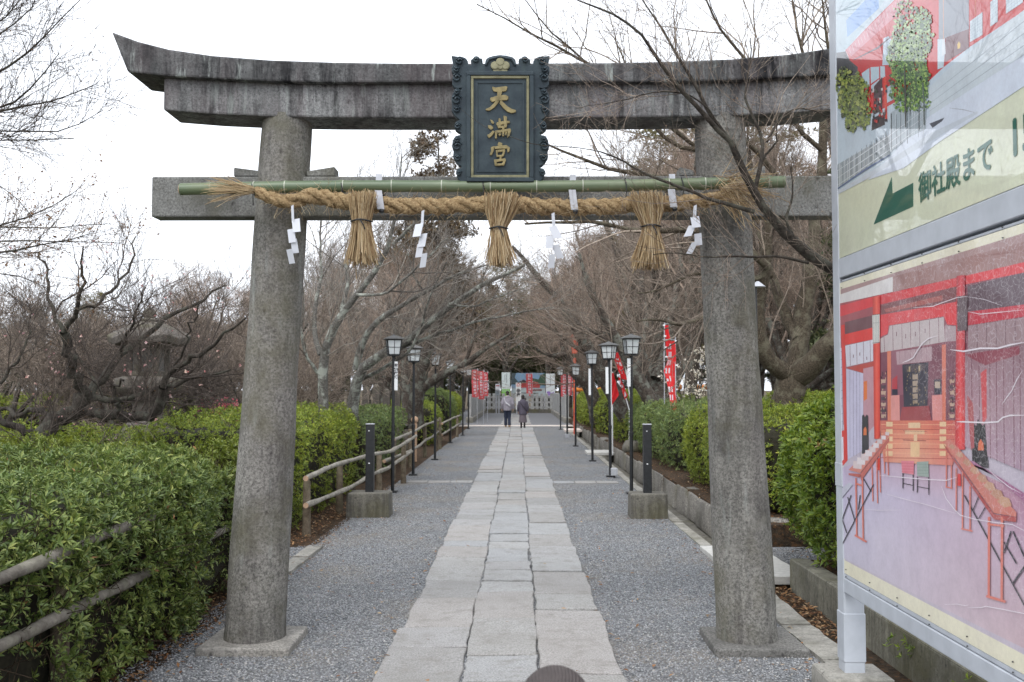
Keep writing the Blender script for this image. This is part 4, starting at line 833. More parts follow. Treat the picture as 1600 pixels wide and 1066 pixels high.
def foliage(x0,y0,x1,y1,n,cols,f=ZT):
    k0 = q.k; bl = [(pr.uniform(-.55,.55), pr.uniform(-.72,.72), pr.uniform(.3,.5)) for _ in range(13)]+[(0,0,.75)]*2
    for i in range(n):
        bx_, by_, br_ = bl[pr.randrange(len(bl))]
        while True:
            u, v = pr.uniform(-1,1), pr.uniform(-1,1)
            if u*u+v*v < 1: u, v = bx_+u*br_, by_+v*br_; break
        x, y = (x0+x1)/2+u*(x1-x0)/2, (y0+y1)/2+v*(y1-y0)/2; r = pr.uniform(11,19) if i < n*.22 else pr.uniform(4,10); a0 = pr.uniform(0,6)
        q.k = k0+pr.randint(1,26); q.px([f(x+r*math.cos(a0+j*1.257)*pr.uniform(.6,1.2), y+r*math.sin(a0+j*1.257)*pr.uniform(.6,1.3)) for j in range(5)], cols[pr.randrange(len(cols))])
    q.k = k0+28
gr = [(46,84,40),(86,124,54),(120,156,70),(64,104,44),(150,176,96),(40,66,36)]
foliage(440,40,890,650,2400,gr+[(170,196,130)]); foliage(450,520,840,930,1100,gr); foliage(690,540,830,760,300,gr)
foliage(30,560,330,1130,2400,[(96,116,44),(130,146,60),(160,168,84),(72,92,40),(110,126,50),(60,70,36)])
q.line(mp(ZT,(610,540),(618,760),(620,1060)), 3.4, (60,64,58)); q.line(mp(ZT,(660,740),(655,960)), 2.4, (62,62,56)); q.line(mp(ZT,(765,690),(775,1040)), 4.8, (92,104,100))
q.build('upper_photo_panel', M['print_gloss'], sign)
# ================================================================= LAMP POSTS, BOLLARDS, RAILS, BANNERS, STONE LANTERN
def lamp_post(x, y, h, lab, rz=0, note=None, hexa=False):
    t = thing('lamp_post', lab, 'lamp post', (x, y, 0), 'lantern lamp posts along the path')
    b = MB(); b.lathe((x,y,0), [(.028,0),(.028,.9),(.034,.9),(.034,.96),(.026,.965),(.024,h-.36),(.03,h-.36),(.035,h-.33)], 12); b.build('pole', M['black_metal'], t, smooth=40)
    b = MB(); b.box((x,y,.012), (.16,.16,.03)); b.build('foot_plate', M['black_metal'], t, bevel=.004)
    z0, z1 = h-.315, h-.075; n = 4; a0 = math.pi/4+rz; r0, r1 = .085*1.414, .127*1.25
    def cor(k, z, s=1): r = (r0+(r1-r0)*(z-z0)/(z1-z0))*s; return Vector((x+r*math.cos(a0+k*math.pi/2), y+r*math.sin(a0+k*math.pi/2), z))
    fr = MB(); fr.rings([[cor(k,z0-.02,.85) for k in range(4)],[cor(k,z0-.02) for k in range(4)],[cor(k,z0+.012) for k in range(4)]])
    fr.rings([[cor(k,z1-.01,1.02) for k in range(4)],[cor(k,z1+.008,1.02) for k in range(4)]])
    for k in range(4):
        fr.tube([cor(k,z0), cor(k,z1)], .0085, 5)
        for f in (.5,): fr.tube([cor(k,z0).lerp(cor(k+1,z0),f)*1, cor(k,z1).lerp(cor(k+1,z1),f)], .0045, 4)
        fr.tube([cor(k,(z0+z1)/2), cor(k+1,(z0+z1)/2)], .0045, 4)
    fr.build('lamp_frame', M['lamp_black'], t)
    for k in range(4):
        s = .965; p = [cor(k,z0,s),cor(k+1,z0,s),cor(k+1,z1,s),cor(k,z1,s)]
        MB().prism(p, (Vector((x,y,0))-((p[0]+p[1])/2)*1).normalized()*Vector((1,1,0)).length*.0 + (Vector((x,y,p[0].z))-(p[0]+p[1])/2).normalized()*.006).build('lamp_pane', M['lamp_glass'], t)
    b = MB(); rr = [(.215,z1+.006),(.215,z1+.016),(.15,z1+.045),(.05,z1+.068),(.02,z1+.085)]
    b.rings([[Vector((x+r*math.cos(a0+k*math.pi/2), y+r*math.sin(a0+k*math.pi/2), z)) for k in range(4)] for r, z in rr]); b.build('lamp_roof', M['lamp_roof'], t, bevel=.003)
    if note:
        nx, zt, zb = note; b = MB(); b.box((x+nx, y-.03, (zt+zb)/2), (.052,.006,zt-zb)); pl = b.build('name_strip', M['white_plastic'], t)
        if nx > 0: text_mesh('lettering', '奉\n納\n献\n灯', .062, (x+nx-.031, y-.0345, zt-.085), (1,0,0), (0,0,1), M['ink'], pl, .001)
    return t
LP = [(-2.0,15.9,2.5,'lamp post nearest the camera on the left side, with a lettered strip',.25,(.045,2.08,1.62)),(-2.0,19,2.48,'second left lamp post, half hidden behind tree branches',.35,None),(-1.93,23.1,2.5,'third lamp post on the left, beside the curved log rail',.1,None),(-2.06,30.2,2.5,'fourth lamp post on the left, in front of the round hedge',0,None),(-1.95,35,2.52,'fifth lamp post on the left, beside the red banners',.2,None),(-2.04,40.7,2.5,'farthest left lamp post, at the stone side wall',0,None),
      (1.77,15.7,2.5,'tallest looking lamp post on the right, behind the black bollard',.12,(-.04,2.12,1.68)),(1.72,18.7,2.52,'second right lamp post with blank white strip, beside two red banners',-.5,(-.045,2.05,1.55)),(1.68,22.7,2.52,'third right lamp post with a slim white strip, left of a leaning cherry trunk',.1,(-.05,2.1,1.5)),(1.63,28.5,2.35,'fourth right lamp post with a pale round roof, before the lime hedge',0,None),(1.69,40,2.5,'farthest right lamp post, small and pale near the billboard',.15,None)]
for x, y, h, lab, rz, nt_ in LP: lamp_post(x, y, h, lab, rz, nt_).rotation_euler = (rng.uniform(-.009,.009), rng.uniform(-.009,.009), 0)
t = thing('pole', 'bare black pole without lamp among the far right lamp posts', 'pole', (1.65,33.8,0)); MB().lathe((1.65,33.8,0), [(.03,0),(.03,2.15),(.02,2.17)], 10).build('shaft', M['black_metal'], t, smooth=40); MB().box((1.65,33.8,.05),(.14,.14,.12)).build('socket', M['bracket_grey'], t, bevel=.01)
t = thing('junction_box', 'small grey box at the foot of the second right lamp post', 'utility box', (1.76,18.55,0)); MB().box((1.77,18.5,.11),(.12,.1,.14)).build('box', M['bracket_grey'], t, bevel=.008); MB().tube([(1.77,18.5,0),(1.77,18.5,.06)],.02,8).build('stub', M['black_metal'], t)

def bollard(x, y, lab, bw):
    t = thing('bollard', lab, 'bollard', (x, y, 0), 'black bollards on concrete blocks')
    MB().box((x,y,.145), (bw,.42,.33), taper=.97).build('block', M['concrete_dark'], t, bevel=.018, seg=2, jit=.004)
    MB().box((x,y,.3+.44), (.105,.105,.88)).build('post', M['black_metal'], t, bevel=.004)
    MB().box((x,y,1.187), (.11,.11,.012)).build('cap', M['bracket_grey'], t, bevel=.003)
    b = MB(); b.ball((x-.01,y-.0535,1.1), .009, 8); b.ball((x-.005,y-.0535,.68), .011, 8); b.build('bolt', M['white_plastic'], t)
bollard(-1.93,13.0,'black square post on a mossy concrete block, left of the path',.55); bollard(1.66,12.9,'black square post on a mossy concrete block, right of the path',.47)

def rail_fence(lab, rails, posts, mat, pm='post_wood'):
    p0 = Vector(rails[0][0]); t = thing('rail_fence', lab, 'rail fence', (p0.x, p0.y, 0), 'low log rail fences along the left hedges')
    for i, r in enumerate(rails):
        pts = resample(r, 40); pts = [Vector(p)+Vector((.004*math.sin(k*.5+i), 0, .005*math.sin(k*.33+i*2)+.002*math.sin(k*1.7))) for k, p in enumerate(pts)]
        o = MB().tube(pts, [(.029 if 'old' in mat else .028)+.003*math.sin(k*.8+i)+.005*(math.sin(k*.31+i)>.96) for k in range(40)], 10).build('rail', M[mat], t, smooth=50)
        e = MB(); d = (pts[0]-pts[1]).normalized(); e.tube([pts[0], pts[0]+d*.003], .031, 10); e.build('cut_end', M['cut_wood'], o)
    for x, y, h in posts: MB().lathe((x,y,-.05), [(.05,0),(.047,h*.5),(.043,h+.03),(.03,h+.05)], 10).build('post', M[pm], t, smooth=50, jit=.002)
rail_fence('old grey log rail running through the dark foreground hedge', [[(-2.24,2.6,.82),(-2.2,4.2,.85),(-2.2,5.2,.865),(-2.22,6.2,.875),(-2.3,7.2,.86)],[(-2.22,2.6,.55),(-2.19,4.2,.565),(-2.2,5.3,.55),(-2.25,6.2,.545),(-2.27,7.9,.56)]], [(-2.28,3.2,.85),(-2.28,5.0,.86),(-2.3,7.0,.85)], 'rail_old')
rail_fence('pale curving log rail beside the left bollard', [[(-2.34,11.0,.66),(-2.3,12.2,.69),(-2.24,13.6,.69),(-2.12,14.6,.69),(-1.98,15.4,.67),(-1.93,16.6,.72),(-1.88,18.3,.78)],[(-2.34,11.0,.36),(-2.26,12.2,.36),(-2.18,13.0,.37),(-2.12,14.4,.4),(-2.06,15.8,.4),(-1.98,17.2,.46),(-1.95,18.2,.5)]], [(-2.38,11.25,.62),(-2.36,13.2,.68),(-2.16,15.5,.68),(-2.0,17.4,.72)], 'rail_wood')
rail_fence('wavy log rail in the middle distance, behind the first left lamp post', [[(-2.2,17.6,.74),(-2.2,20.2,.74),(-2.2,22.5,.77),(-2.24,24.4,.78),(-2.2,27.4,.77)],[(-2.3,17.1,.4),(-2.18,19.7,.4),(-2.16,22,.4),(-2.18,23.6,.44),(-2.18,25.3,.43),(-2.18,28.2,.5)]], [(-2.28,18.2,.75),(-2.28,21,.8),(-2.25,24,.78),(-2.2,26.6,.86)], 'rail_wood')
rail_fence('farthest log rail, before the round clipped hedge', [[(-2.06,26.9,.7),(-2.05,30.4,.72),(-2.02,34.4,.72)],[(-2.1,27.2,.38),(-2.08,30.6,.4),(-2.02,34.2,.44)]], [(-2.14,27.2,.86),(-2.12,31,.75),(-2.08,34,.75)], 'rail_wood')
b = MB(); b.lathe((-2.35,22.6,0), [(.055,0),(.055,.86),(.04,.87),(.075,.9),(.085,.95),(.06,1.0),(.02,1.02)], 12); tag(b.build('round_topped_post', M['cut_wood'], loc=(-2.35,22.6,0), smooth=50), 'pinkish post with a round knob, behind the middle log rail', 'post')

def banner(x, y, z0, z1, wd, lab, mat='nobori_red', sway=(0,0), twist=.5, flip=1, txt=None, grp='red festival banners', rz=0, narrow=0):
    t = thing('banner', lab, 'banner', (x, y, 0), grp)
    top = z1+.08; b = MB(); b.tube([(x,y,0),(x+sway[0]*.0,y,z0),(x+sway[0]*.25,y,top)], .011, 8); b.tube([(x+sway[0]*.25,y,top-.05),(x+sway[0]*.25+flip*wd*math.cos(rz),y-.02+flip*wd*math.sin(rz),top-.05)], .006, 6); b.build('pole', M['bracket_grey'], t)
    n = 26; L, Rr = [], []; vs, fs = [], []
    rows = []
    for i in range(n+1):
        f = i/n; z = z1+(z0-z1)*f; cx = x+sway[0]*(.25+.75*f)*(1 if True else 0) - sway[0]*.0; a = rz+twist*math.sin(f*5.2+x)*(.4+f*.6); wv = wd*(1-narrow*abs(math.sin(f*6.0+.6))*(1-f*.4))
        rows.append([Vector((cx+flip*wv*u*math.cos(a), y+flip*wv*u*math.sin(a)-.03*math.sin(u*6+f*7), z+sway[1]*u*f)) for u in (0,.14,.28,.42,.56,.7,.85,1)])
    for r in rows: vs += r
    for i in range(n):
        for j in range(7): fs.append((i*8+j, i*8+j+1, (i+1)*8+j+1, (i+1)*8+j))
    MB().add(vs, fs).build('cloth', M[mat], t, smooth=60)
    if txt:      # white lettering stays on the cloth
        m = MB(); pr2 = random.Random(int(x*100)); u0, u1 = txt; k = 1
        while k < n-1:
            g = pr2.choice((2,2,3)); i0, i1 = k, min(k+g, n-1)
            for (ja, jb) in ((0,.45),(.55,1)):
                uu0, uu1 = u0+(u1-u0)*(ja+pr2.uniform(0,.12)), u0+(u1-u0)*(jb-pr2.uniform(0,.12))
                def pt(i, u):
                    q = u*7; j = min(6,int(q)); return rows[i][j].lerp(rows[i][j+1], q-j)+Vector((0,-.006,0))
                ii0 = i0 if pr2.random() < .7 else i0+1
                m.add([pt(ii0,uu0),pt(ii0,uu1),pt(i1,uu1),pt(i1,uu0)], [(0,1,2,3)]); m.add([pt(ii0,uu0)+Vector((0,.012,0)),pt(ii0,uu1)+Vector((0,.012,0)),pt(i1,uu1)+Vector((0,.012,0)),pt(i1,uu0)+Vector((0,.012,0))], [(3,2,1,0)])
            k = i1+1
        m.build('white_lettering', M['paper'], t)
    b = MB()
    for i in (0, 9, 18, 26): b.box(rows[i][0 if flip > 0 else 0]+Vector((-.01*flip,-.01,0)), (.05,.012,.03))
    b.build('loop', M['white_plastic'], t)
banner(3.15,20.0,1.2,2.6,.26,'tall twisted red banner standing right of the right lamp posts, by white blossom','nobori_red',(.02,0),.9,-1,(.5,.98),narrow=.45); 
b0 = P(1042,505,20.3)
banner(3.0,20.5,2.3,2.95,.1,'narrow furled red banner tip above the tall right banner','nobori_red',(.05,0),.6,1,None,narrow=.3)
def sway_banner(Y, q, lab, marks, pole):
    A, B, C, D = [P(x, y, Y) for x, y in q]; t = thing('banner', lab, 'banner', (P(*pole[0],Y).x, Y, 0), 'red festival banners')
    a, c = P(*pole[0],Y+.05), P(*pole[1],Y+.05); MB().tube([(a.x,Y+.05,0),(a.x,Y+.05,a.z),c], .012, 8).build('pole', M['white_plastic'], t)
    n, m = 14, 7; g = [[A.lerp(B,j/m).lerp(D.lerp(C,j/m), i/n)+Vector((0,.035*math.sin(i*.9+j*.8),0)) for j in range(m+1)] for i in range(n+1)]
    MB().add([p for r in g for p in r], [(i*(m+1)+j,i*(m+1)+j+1,(i+1)*(m+1)+j+1,(i+1)*(m+1)+j) for i in range(n) for j in range(m)]).build('cloth', M['nobori_red'], t, smooth=60)
    b = MB()
    for (i0,i1,j0,j1) in marks: b.add([g[i0][j0]+Vector((0,-.008,0)),g[i0][j1]+Vector((0,-.008,0)),g[i1][j1]+Vector((0,-.008,0)),g[i1][j0]+Vector((0,-.008,0))], [(0,1,2,3)])
    if marks: b.build('white_lettering', M['paper'], t)
sway_banner(24.5, [(956,551),(966,551),(980,594),(971,592)], 'red banner with large white characters slanting behind the second right lamp post', [(3,4,2,5),(5,6,1,3),(5,7,4,6),(8,9,2,6),(9,11,3,4)], ((955,600),(955,550)))
sway_banner(24.8, [(956,583),(959,583),(967,617),(956,634)], 'plain red banner hanging left of the leaning cherry trunks', [], ((957,640),(957,581)))
sway_banner(24.2, [(966,590),(969,590),(981,618),(976,625)], 'red and white banner tip between the two nearest right lamp posts', [(2,4,0,4),(5,7,1,5),(8,9,1,6),(10,13,1,5)], ((983,640),(968,588)))
sway_banner(24.0, [(972,545),(979,545),(985,566),(981,566)], 'small red banner end showing behind the tallest right lamp post', [], ((987,640),(973,543)))
for (px, Y, y0, y1, wd, lab) in ((741,46,578,621,.28,'leftmost faded red banner by the left stone side wall'),(751,46.8,580,624,.28,'second faded red banner from the left by the stone side wall'),(758,49,582,619,.24,'third faded red banner by the left stone wall, nearest the stone fence')):
    p0, p1 = P(px, y0, Y), P(px, y1, Y); banner(p0.x+wd/2, Y, p1.z, p0.z, wd, lab, 'nobori_pink', (.04,0), .25, -1, (.3,.7))
for (px, Y, y0, y1, wd, lab) in ((882,50,585,620,.34,'faded red banner by the right stone side wall'),(890,52,586,618,.3,'smaller faded red banner behind the far right lamp posts')):
    p0, p1 = P(px, y0, Y), P(px, y1, Y); banner(p0.x+wd/2, Y, p1.z, p0.z, wd, lab, 'nobori_pink', (-.04,0), .25, -1, (.3,.7))
p0, p1 = P(827,584,68), P(827,619,68); banner(p0.x+.2, 68, p1.z, p0.z, .45, 'crimson banner in front of the temple billboard', 'nobori_pink', (.05,0), .2, -1, (.3,.7))

# ---- big stone lantern among the plum branches
LX, LY = P(232,600,14).x, 14
lan = thing('stone_lantern', 'tall old stone lantern standing behind the plum tree branches', 'stone lantern', (LX, LY, 0))
def zl(y): return P(235, y, 14).z
def hexr(b, prof, n=6, ph=.2): b.lathe((LX,LY,0), prof, n, 0, ph)
b = MB(); b.ball((LX-.1,LY,.45), (.62,.5,.55), 10); b.box((LX+.3,LY-.2,zl(697)-.15), (.62,.5,.4), .2, taper=.9); b.build('rock_base', M['kerb_stone'], lan, jit=.03, smooth=60)
b = MB(); hexr(b, [(.45,zl(686)),(.42,zl(672)),(.3,zl(664))]); b.build('pedestal', M['lantern_stone'], lan, bevel=.02, seg=2)
b = MB(); hexr(b, [(.3,zl(664)),(.22,zl(652)),(.2,zl(640)),(.22,zl(630)),(.3,zl(622))], 20); b.build('shaft', M['lantern_stone'], lan, smooth=40)
b = MB(); hexr(b, [(.28,zl(623)),(.42,zl(612)),(.47,zl(606)),(.47,zl(592)),(.34,zl(588))]); b.build('platform', M['lantern_stone'], lan, bevel=.02, seg=2)
zb, zt = zl(588), zl(540); b = MB()
for k in range(6):
    a = .2+k*math.pi/3; b.box((LX+.245*math.cos(a), LY+.245*math.sin(a), (zb+zt)/2), (.07,.07,zt-zb), a)
hexr(b, [(.27,zb),(.27,zb+.07)]); hexr(b, [(.27,zt-.06),(.27,zt)]); b.build('firebox', M['lantern_stone'], lan, bevel=.008)
b = MB(); hexr(b, [(.225,zb+.05),(.225,zt-.05)]); b.build('window', M['plinth_dark'], lan)
b = MB(); rs = []
for r, z, up in ((.30,zl(543),0),(.52,zl(540),.04),(.54,zl(530),.05),(.42,zl(519),.02),(.28,zl(510),0),(.13,zl(503),0)):
    rs.append([Vector((LX+(r*(1.06 if j%2==0 else .94))*math.cos(.2+j*math.pi/6), LY+(r*(1.06 if j%2==0 else .94))*math.sin(.2+j*math.pi/6), z+(up if j%2==0 else 0))) for j in range(12)])
b.rings(rs); b.build('roof', M['lantern_stone'], lan, bevel=.012, seg=2)
b = MB(); hexr(b, [(.13,zl(504)),(.14,zl(500)),(.08,zl(497)),(.10,zl(492)),(.09,zl(487)),(.04,zl(482)),(.01,zl(480))], 16); b.build('finial', M['lantern_stone'], lan, smooth=40)
# ---- grey stone posts behind the left hedge
for i, px in enumerate((556,572,588,604,620,636)):
    p = P(px, 640, 27); h = 1.55+.06*(i%3); b = MB(); b.box((p.x, 27, h/2), (.2,.2,h)); b.lathe((p.x,27,h-.005), [(.11,0),(.1,.05),(.06,.09),(.01,.1)], 4, 0, math.pi/4)
    tag(b.build('stone_post', M['lantern_stone'], loc=(p.x,27,0), bevel=.015, seg=2), ['leftmost grey stone post behind the left hedge','second grey stone post from the left behind the hedge','third stone post from the left, behind the left hedge','fourth stone post from the left, behind the left hedge','fifth stone post, behind the first left lamp post','rightmost grey stone post, left of the forked cherry trunk'][i], 'stone post', 'row of grey stone posts')
# ---- orange festival lanterns far right
for i, (px, py, Y) in enumerate(((1010,606,42),(1060,605,41),(1076,605,42),(1088,605,41),(1102,605,42),(905,609,55),(945,609,52))):
    p = P(px, py, Y); t = thing('paper_lantern', ['orange paper lantern by a cherry trunk','orange paper lantern left of the white blossom','orange paper lantern behind the white blossom','second orange lantern behind the white blossom','orange paper lantern beside the right gate column','reddish paper lantern by the far right banner','long orange lantern behind the third right lamp post'][i], 'paper lantern', (p.x, Y, 0), 'orange paper lanterns behind the right hedges')
    w_ = .16 if i < 5 else .5; MB().ball((p.x,Y,p.z), (w_,.16,.14), 12).build('shade', M['orange_lamp'], t, smooth=60); MB().tube([(p.x,Y,0),(p.x,Y,p.z-.1)], .02, 6).build('stake', M['post_wood'], t)
t = thing('vermilion_lantern', 'slender vermilion lantern post among the far right cherry trunks', 'lantern post', (P(898,560,36).x, 36, 0)); x = P(898,560,36).x
MB().tube([(x,36,0),(x,36,2.75)], .05, 8).build('pole', M['vermilion'], t); MB().box((x,36,3.2),(.2,.2,.6),taper=1.25).build('head', M['vermilion'], t, bevel=.02); MB().lathe((x,36,3.5),[(.25,0),(.06,.16)],4,0,.78).build('cap', M['vermilion'], t)
t = thing('hooded_lamp', 'small pale hooded lamp on a thin pole behind the right gate column', 'lamp', (P(1182,600,12.5).x, 12.5, 0)); x = P(1182,600,12.5).x; z = P(1182,446,12.5).z
MB().tube([(x,12.5,0),(x,12.5,z)], .02, 8).build('pole', M['black_metal'], t); MB().lathe((x+.03,12.5,z-.02), [(.10,0),(.04,.05),(.015,.07)], 16).build('shade', M['bracket_grey'], t, smooth=50)

# ================================================================= THE FAR END: stone fences and billboards
sf = thing('stone_fence', 'grey stone fence of square posts closing the far end of the path', 'stone fence', (0,67,0))
xs0, xs1 = P(757,640,67).x, P(869,640,67).x
MB().box(((xs0+xs1)/2,67,.1),(xs1-xs0+.3,.5,.3)).build('base_course', M['concrete_dark'], sf, bevel=.02)
n = 16
for i in range(n):
    x = xs0+(xs1-xs0)*i/(n-1); MB().box((x,67,.78),(.2,.17,1.06)).build('post', M['fence_stone'], sf, bevel=.015)
for z in (.38,.72,1.06): MB().box(((xs0+xs1)/2,67.0,z),(xs1-xs0,.08,.13)).build('rail', M['fence_stone'], sf)
for s, xw, lab in ((-1,-2.35,'left grey stone side wall leading to the far stone fence'),(1,2.35,'right grey stone side wall leading to the far stone fence')):
    t = thing('side_wall', lab, 'stone wall', (xw,48,0)); 
    MB().box((xw,57,.12),(.36,18.4,.28)).build('base_course', M['concrete'], t, bevel=.02)
    for i in range(46): MB().box((xw,48.2+i*.4,.8),(.16,.36,1.1)).build('post', M['fence_stone'], t, bevel=.015)
def board(name, x0, x1, y0, y1, Y, lab, shapes):
    a, c = P(x0, y1, Y), P(x1, y0, Y); t = thing(name, lab, 'billboard', (a.x, Y, 0))
    MB().box(((a.x+c.x)/2, Y+.03, (a.z+c.z)/2), (c.x-a.x, .05, c.z-a.z)).build('panel', M['white_plastic'], t)
    for x in (a.x+.06, c.x-.06): MB().box((x, Y+.1, c.z/2), (.08,.08,c.z)).build('post', M['bracket_grey'], t)
    vs, fs, cs = [], [], []
    for k, (col, pts) in enumerate(shapes):
        b0 = len(vs); vs += [Vector((a.x+(c.x-a.x)*u, Y-.004-.003*k, a.z+(c.z-a.z)*v)) for u, v in pts]; fs.append(list(range(b0, b0+len(pts)))); cs.append(lin(col))
    me = bpy.data.meshes.new('print'); base = off(t); me.from_pydata([tuple(v-base) for v in vs], [], fs); ca = me.color_attributes.new('ink','FLOAT_COLOR','CORNER'); i = 0
    for p, cc in zip(me.polygons, cs):
        for _ in p.loop_indices: ca.data[i].color = (*cc,1); i += 1
    link_mesh('picture', me, M['print_matt'], t); return t
n_ = NT('print_matt'); M['print_matt'] = n_.end(n_.attr('ink'), .6, .3)
def rc(x0,y0,x1,y1): return [(x0,y0),(x1,y0),(x1,y1),(x0,y1)]
colm = [((70,80,84), rc(.55,.95-.05*i-.03,.62,.95-.05*i)) for i in range(8)]+[((70,80,84), rc(.35,.9-.05*i-.03,.41,.9-.05*i)) for i in range(5)]
board('vertical_billboard', 784, 797, 582, 619, 69, 'tall pale billboard with green foot, left of the temple picture', [((214,224,222), rc(0,0,1,1)),((150,196,130), rc(0,.0,1,.3)),((120,190,60), [(0,0),(1,0),(1,.16),(.6,.2),(.3,.14),(0,.18)])]+colm)
board('vertical_billboard', 853, 867, 584, 619, 69, 'tall pale billboard with purple foot, right of the temple picture', [((216,222,224), rc(0,0,1,1)),((150,120,190), [(.05,.02),(.95,.02),(.9,.2),(.6,.12),(.4,.22),(.1,.2)])]+[((70,80,84), rc(.45,.9-.06*i-.03,.53,.9-.06*i)) for i in range(8)])
board('temple_billboard', 799, 852, 583, 619, 69.4, 'wide billboard picturing a red temple by water under blue sky', [((120,150,176), rc(0,0,1,1)),((70,84,88), [(0,.5),(0,1),(.14,1),(.1,.8),(.2,.62),(.34,.7),(.48,.6),(.5,.5)]),((64,86,70), [(.6,.5),(.62,.78),(.8,.72),(.85,.9),(1,1),(1,.45)]),((150,64,62), [(.18,.42),(.26,.58),(.5,.56),(.6,.64),(.78,.6),(.86,.42)]),((60,58,60), [(.22,.6),(.36,.72),(.5,.6)]),((172,72,70), rc(.2,.36,.84,.44)),((170,182,184), rc(0,0,1,.34)),((120,126,126), rc(.1,.1,.5,.16)),((80,90,84), rc(.62,.08,.8,.14)),((110,80,80), rc(.5,.22,.9,.3))])
t = board('notice_sign', 806, 814, 598, 640, 64, 'narrow white upright sign with black characters before the stone fence', [((232,232,230), rc(0,0,1,1)),((206,60,56), [(.15,.88),(.5,.96),(.85,.88),(.85,.92),(.5,.99),(.15,.92)]),((206,60,56), rc(.2,.86,.8,.885))])
a, c = P(806,640,64), P(814,598,64); text_mesh('lettering', '参\n拝', .27, (a.x+.03, 63.97, c.z-.62), (1,0,0), (0,0,1), M['ink'], t, .006)
board('notice_sign', 774, 781, 600, 618, 66, 'small white and grey notice left of the tall green-footed billboard', [((222,222,226), rc(0,0,1,1)),((150,156,160), rc(0,0,1,.5)),((190,60,70), rc(.1,.8,.9,.88)),((120,126,132), rc(.2,.1,.8,.4))])
# ================================================================= HEDGES
def lump(p, s=1.0):
    x, y, z = p[:,0]*s, p[:,1]*s, p[:,2]*s
    return (np.sin(3.1*x+1.7*np.sin(2.3*y)+.5)+np.sin(3.7*y+1.3*np.sin(2.9*z)+1.1)+np.sin(4.3*z+1.9*x)+.6*np.sin(8.1*x+6.3*y)+.6*np.sin(7.3*y-8.9*z))/4.2
def rbox(lo, hi, r, n, wts):
    """random points + normals on a rounded box (open below); wts = (x-, x+, y-, y+, top)"""
    lo, hi = np.array(lo, float), np.array(hi, float); d = hi-lo
    ar = np.array([d[1]*d[2]*wts[0], d[1]*d[2]*wts[1], d[0]*d[2]*wts[2], d[0]*d[2]*wts[3], d[0]*d[1]*wts[4]]); f = nr.choice(5, n, p=ar/ar.sum())
    p = lo+d*nr.random((n,3)); ax = np.array([0,0,1,1,2])[f]; sd = np.array([0,1,0,1,1])[f]
    p[np.arange(n), ax] = np.where(sd == 0, lo[ax], hi[ax])
    a, b = lo+r, hi-r; a[2] = lo[2]-1
    c = np.clip(p, a, b); v = p-c; L = np.linalg.norm(v, axis=1, keepdims=True); nrm = v/np.maximum(L,1e-6)
    return c+nrm*r, nrm, ar.sum()
def leaf_mesh(name, C, Nn, L, per, mat, parent, wd=.32, stuff=None):
    N = len(C); ax = Nn*.75+np.array([0,0,.45])+nr.normal(0,.38,(N,3)); ax /= np.linalg.norm(ax,axis=1,keepdims=True)
    ref = nr.normal(0,1,(N,3)); u = np.cross(ax, ref); u /= np.linalg.norm(u,axis=1,keepdims=True); v = np.cross(ax, u)
    th = (2*np.pi*np.arange(per)/per)[None]+nr.uniform(0,6.28,(N,1))+nr.normal(0,.25,(N,per)); el = nr.uniform(.45,1.45,(N,per))
    rad = u[:,None]*np.cos(th)[...,None]+v[:,None]*np.sin(th)[...,None]
    d = ax[:,None]*np.cos(el)[...,None]+rad*np.sin(el)[...,None]; s = np.cross(d, ax[:,None]+1e-4); s /= np.linalg.norm(s,axis=2,keepdims=True); up = np.cross(s, d)
    l = (L*nr.uniform(.4,1.25,(N,1))*nr.uniform(.7,1.12,(N,per)))[...,None]; w_ = l*wd*.5
    b = C[:,None]+d*l*.06
    V = np.stack([b, b+d*l*.5+s*w_+up*w_*.35, b+d*l-up*l*.12, b+d*l*.5-s*w_+up*w_*.35], 2)
    K = N*per; F = np.array([[0,1,2],[0,2,3]])[None]+4*np.arange(K)[:,None,None]
    return np_mesh(name, V.reshape(-1,3), F.reshape(-1,3), mat, parent)
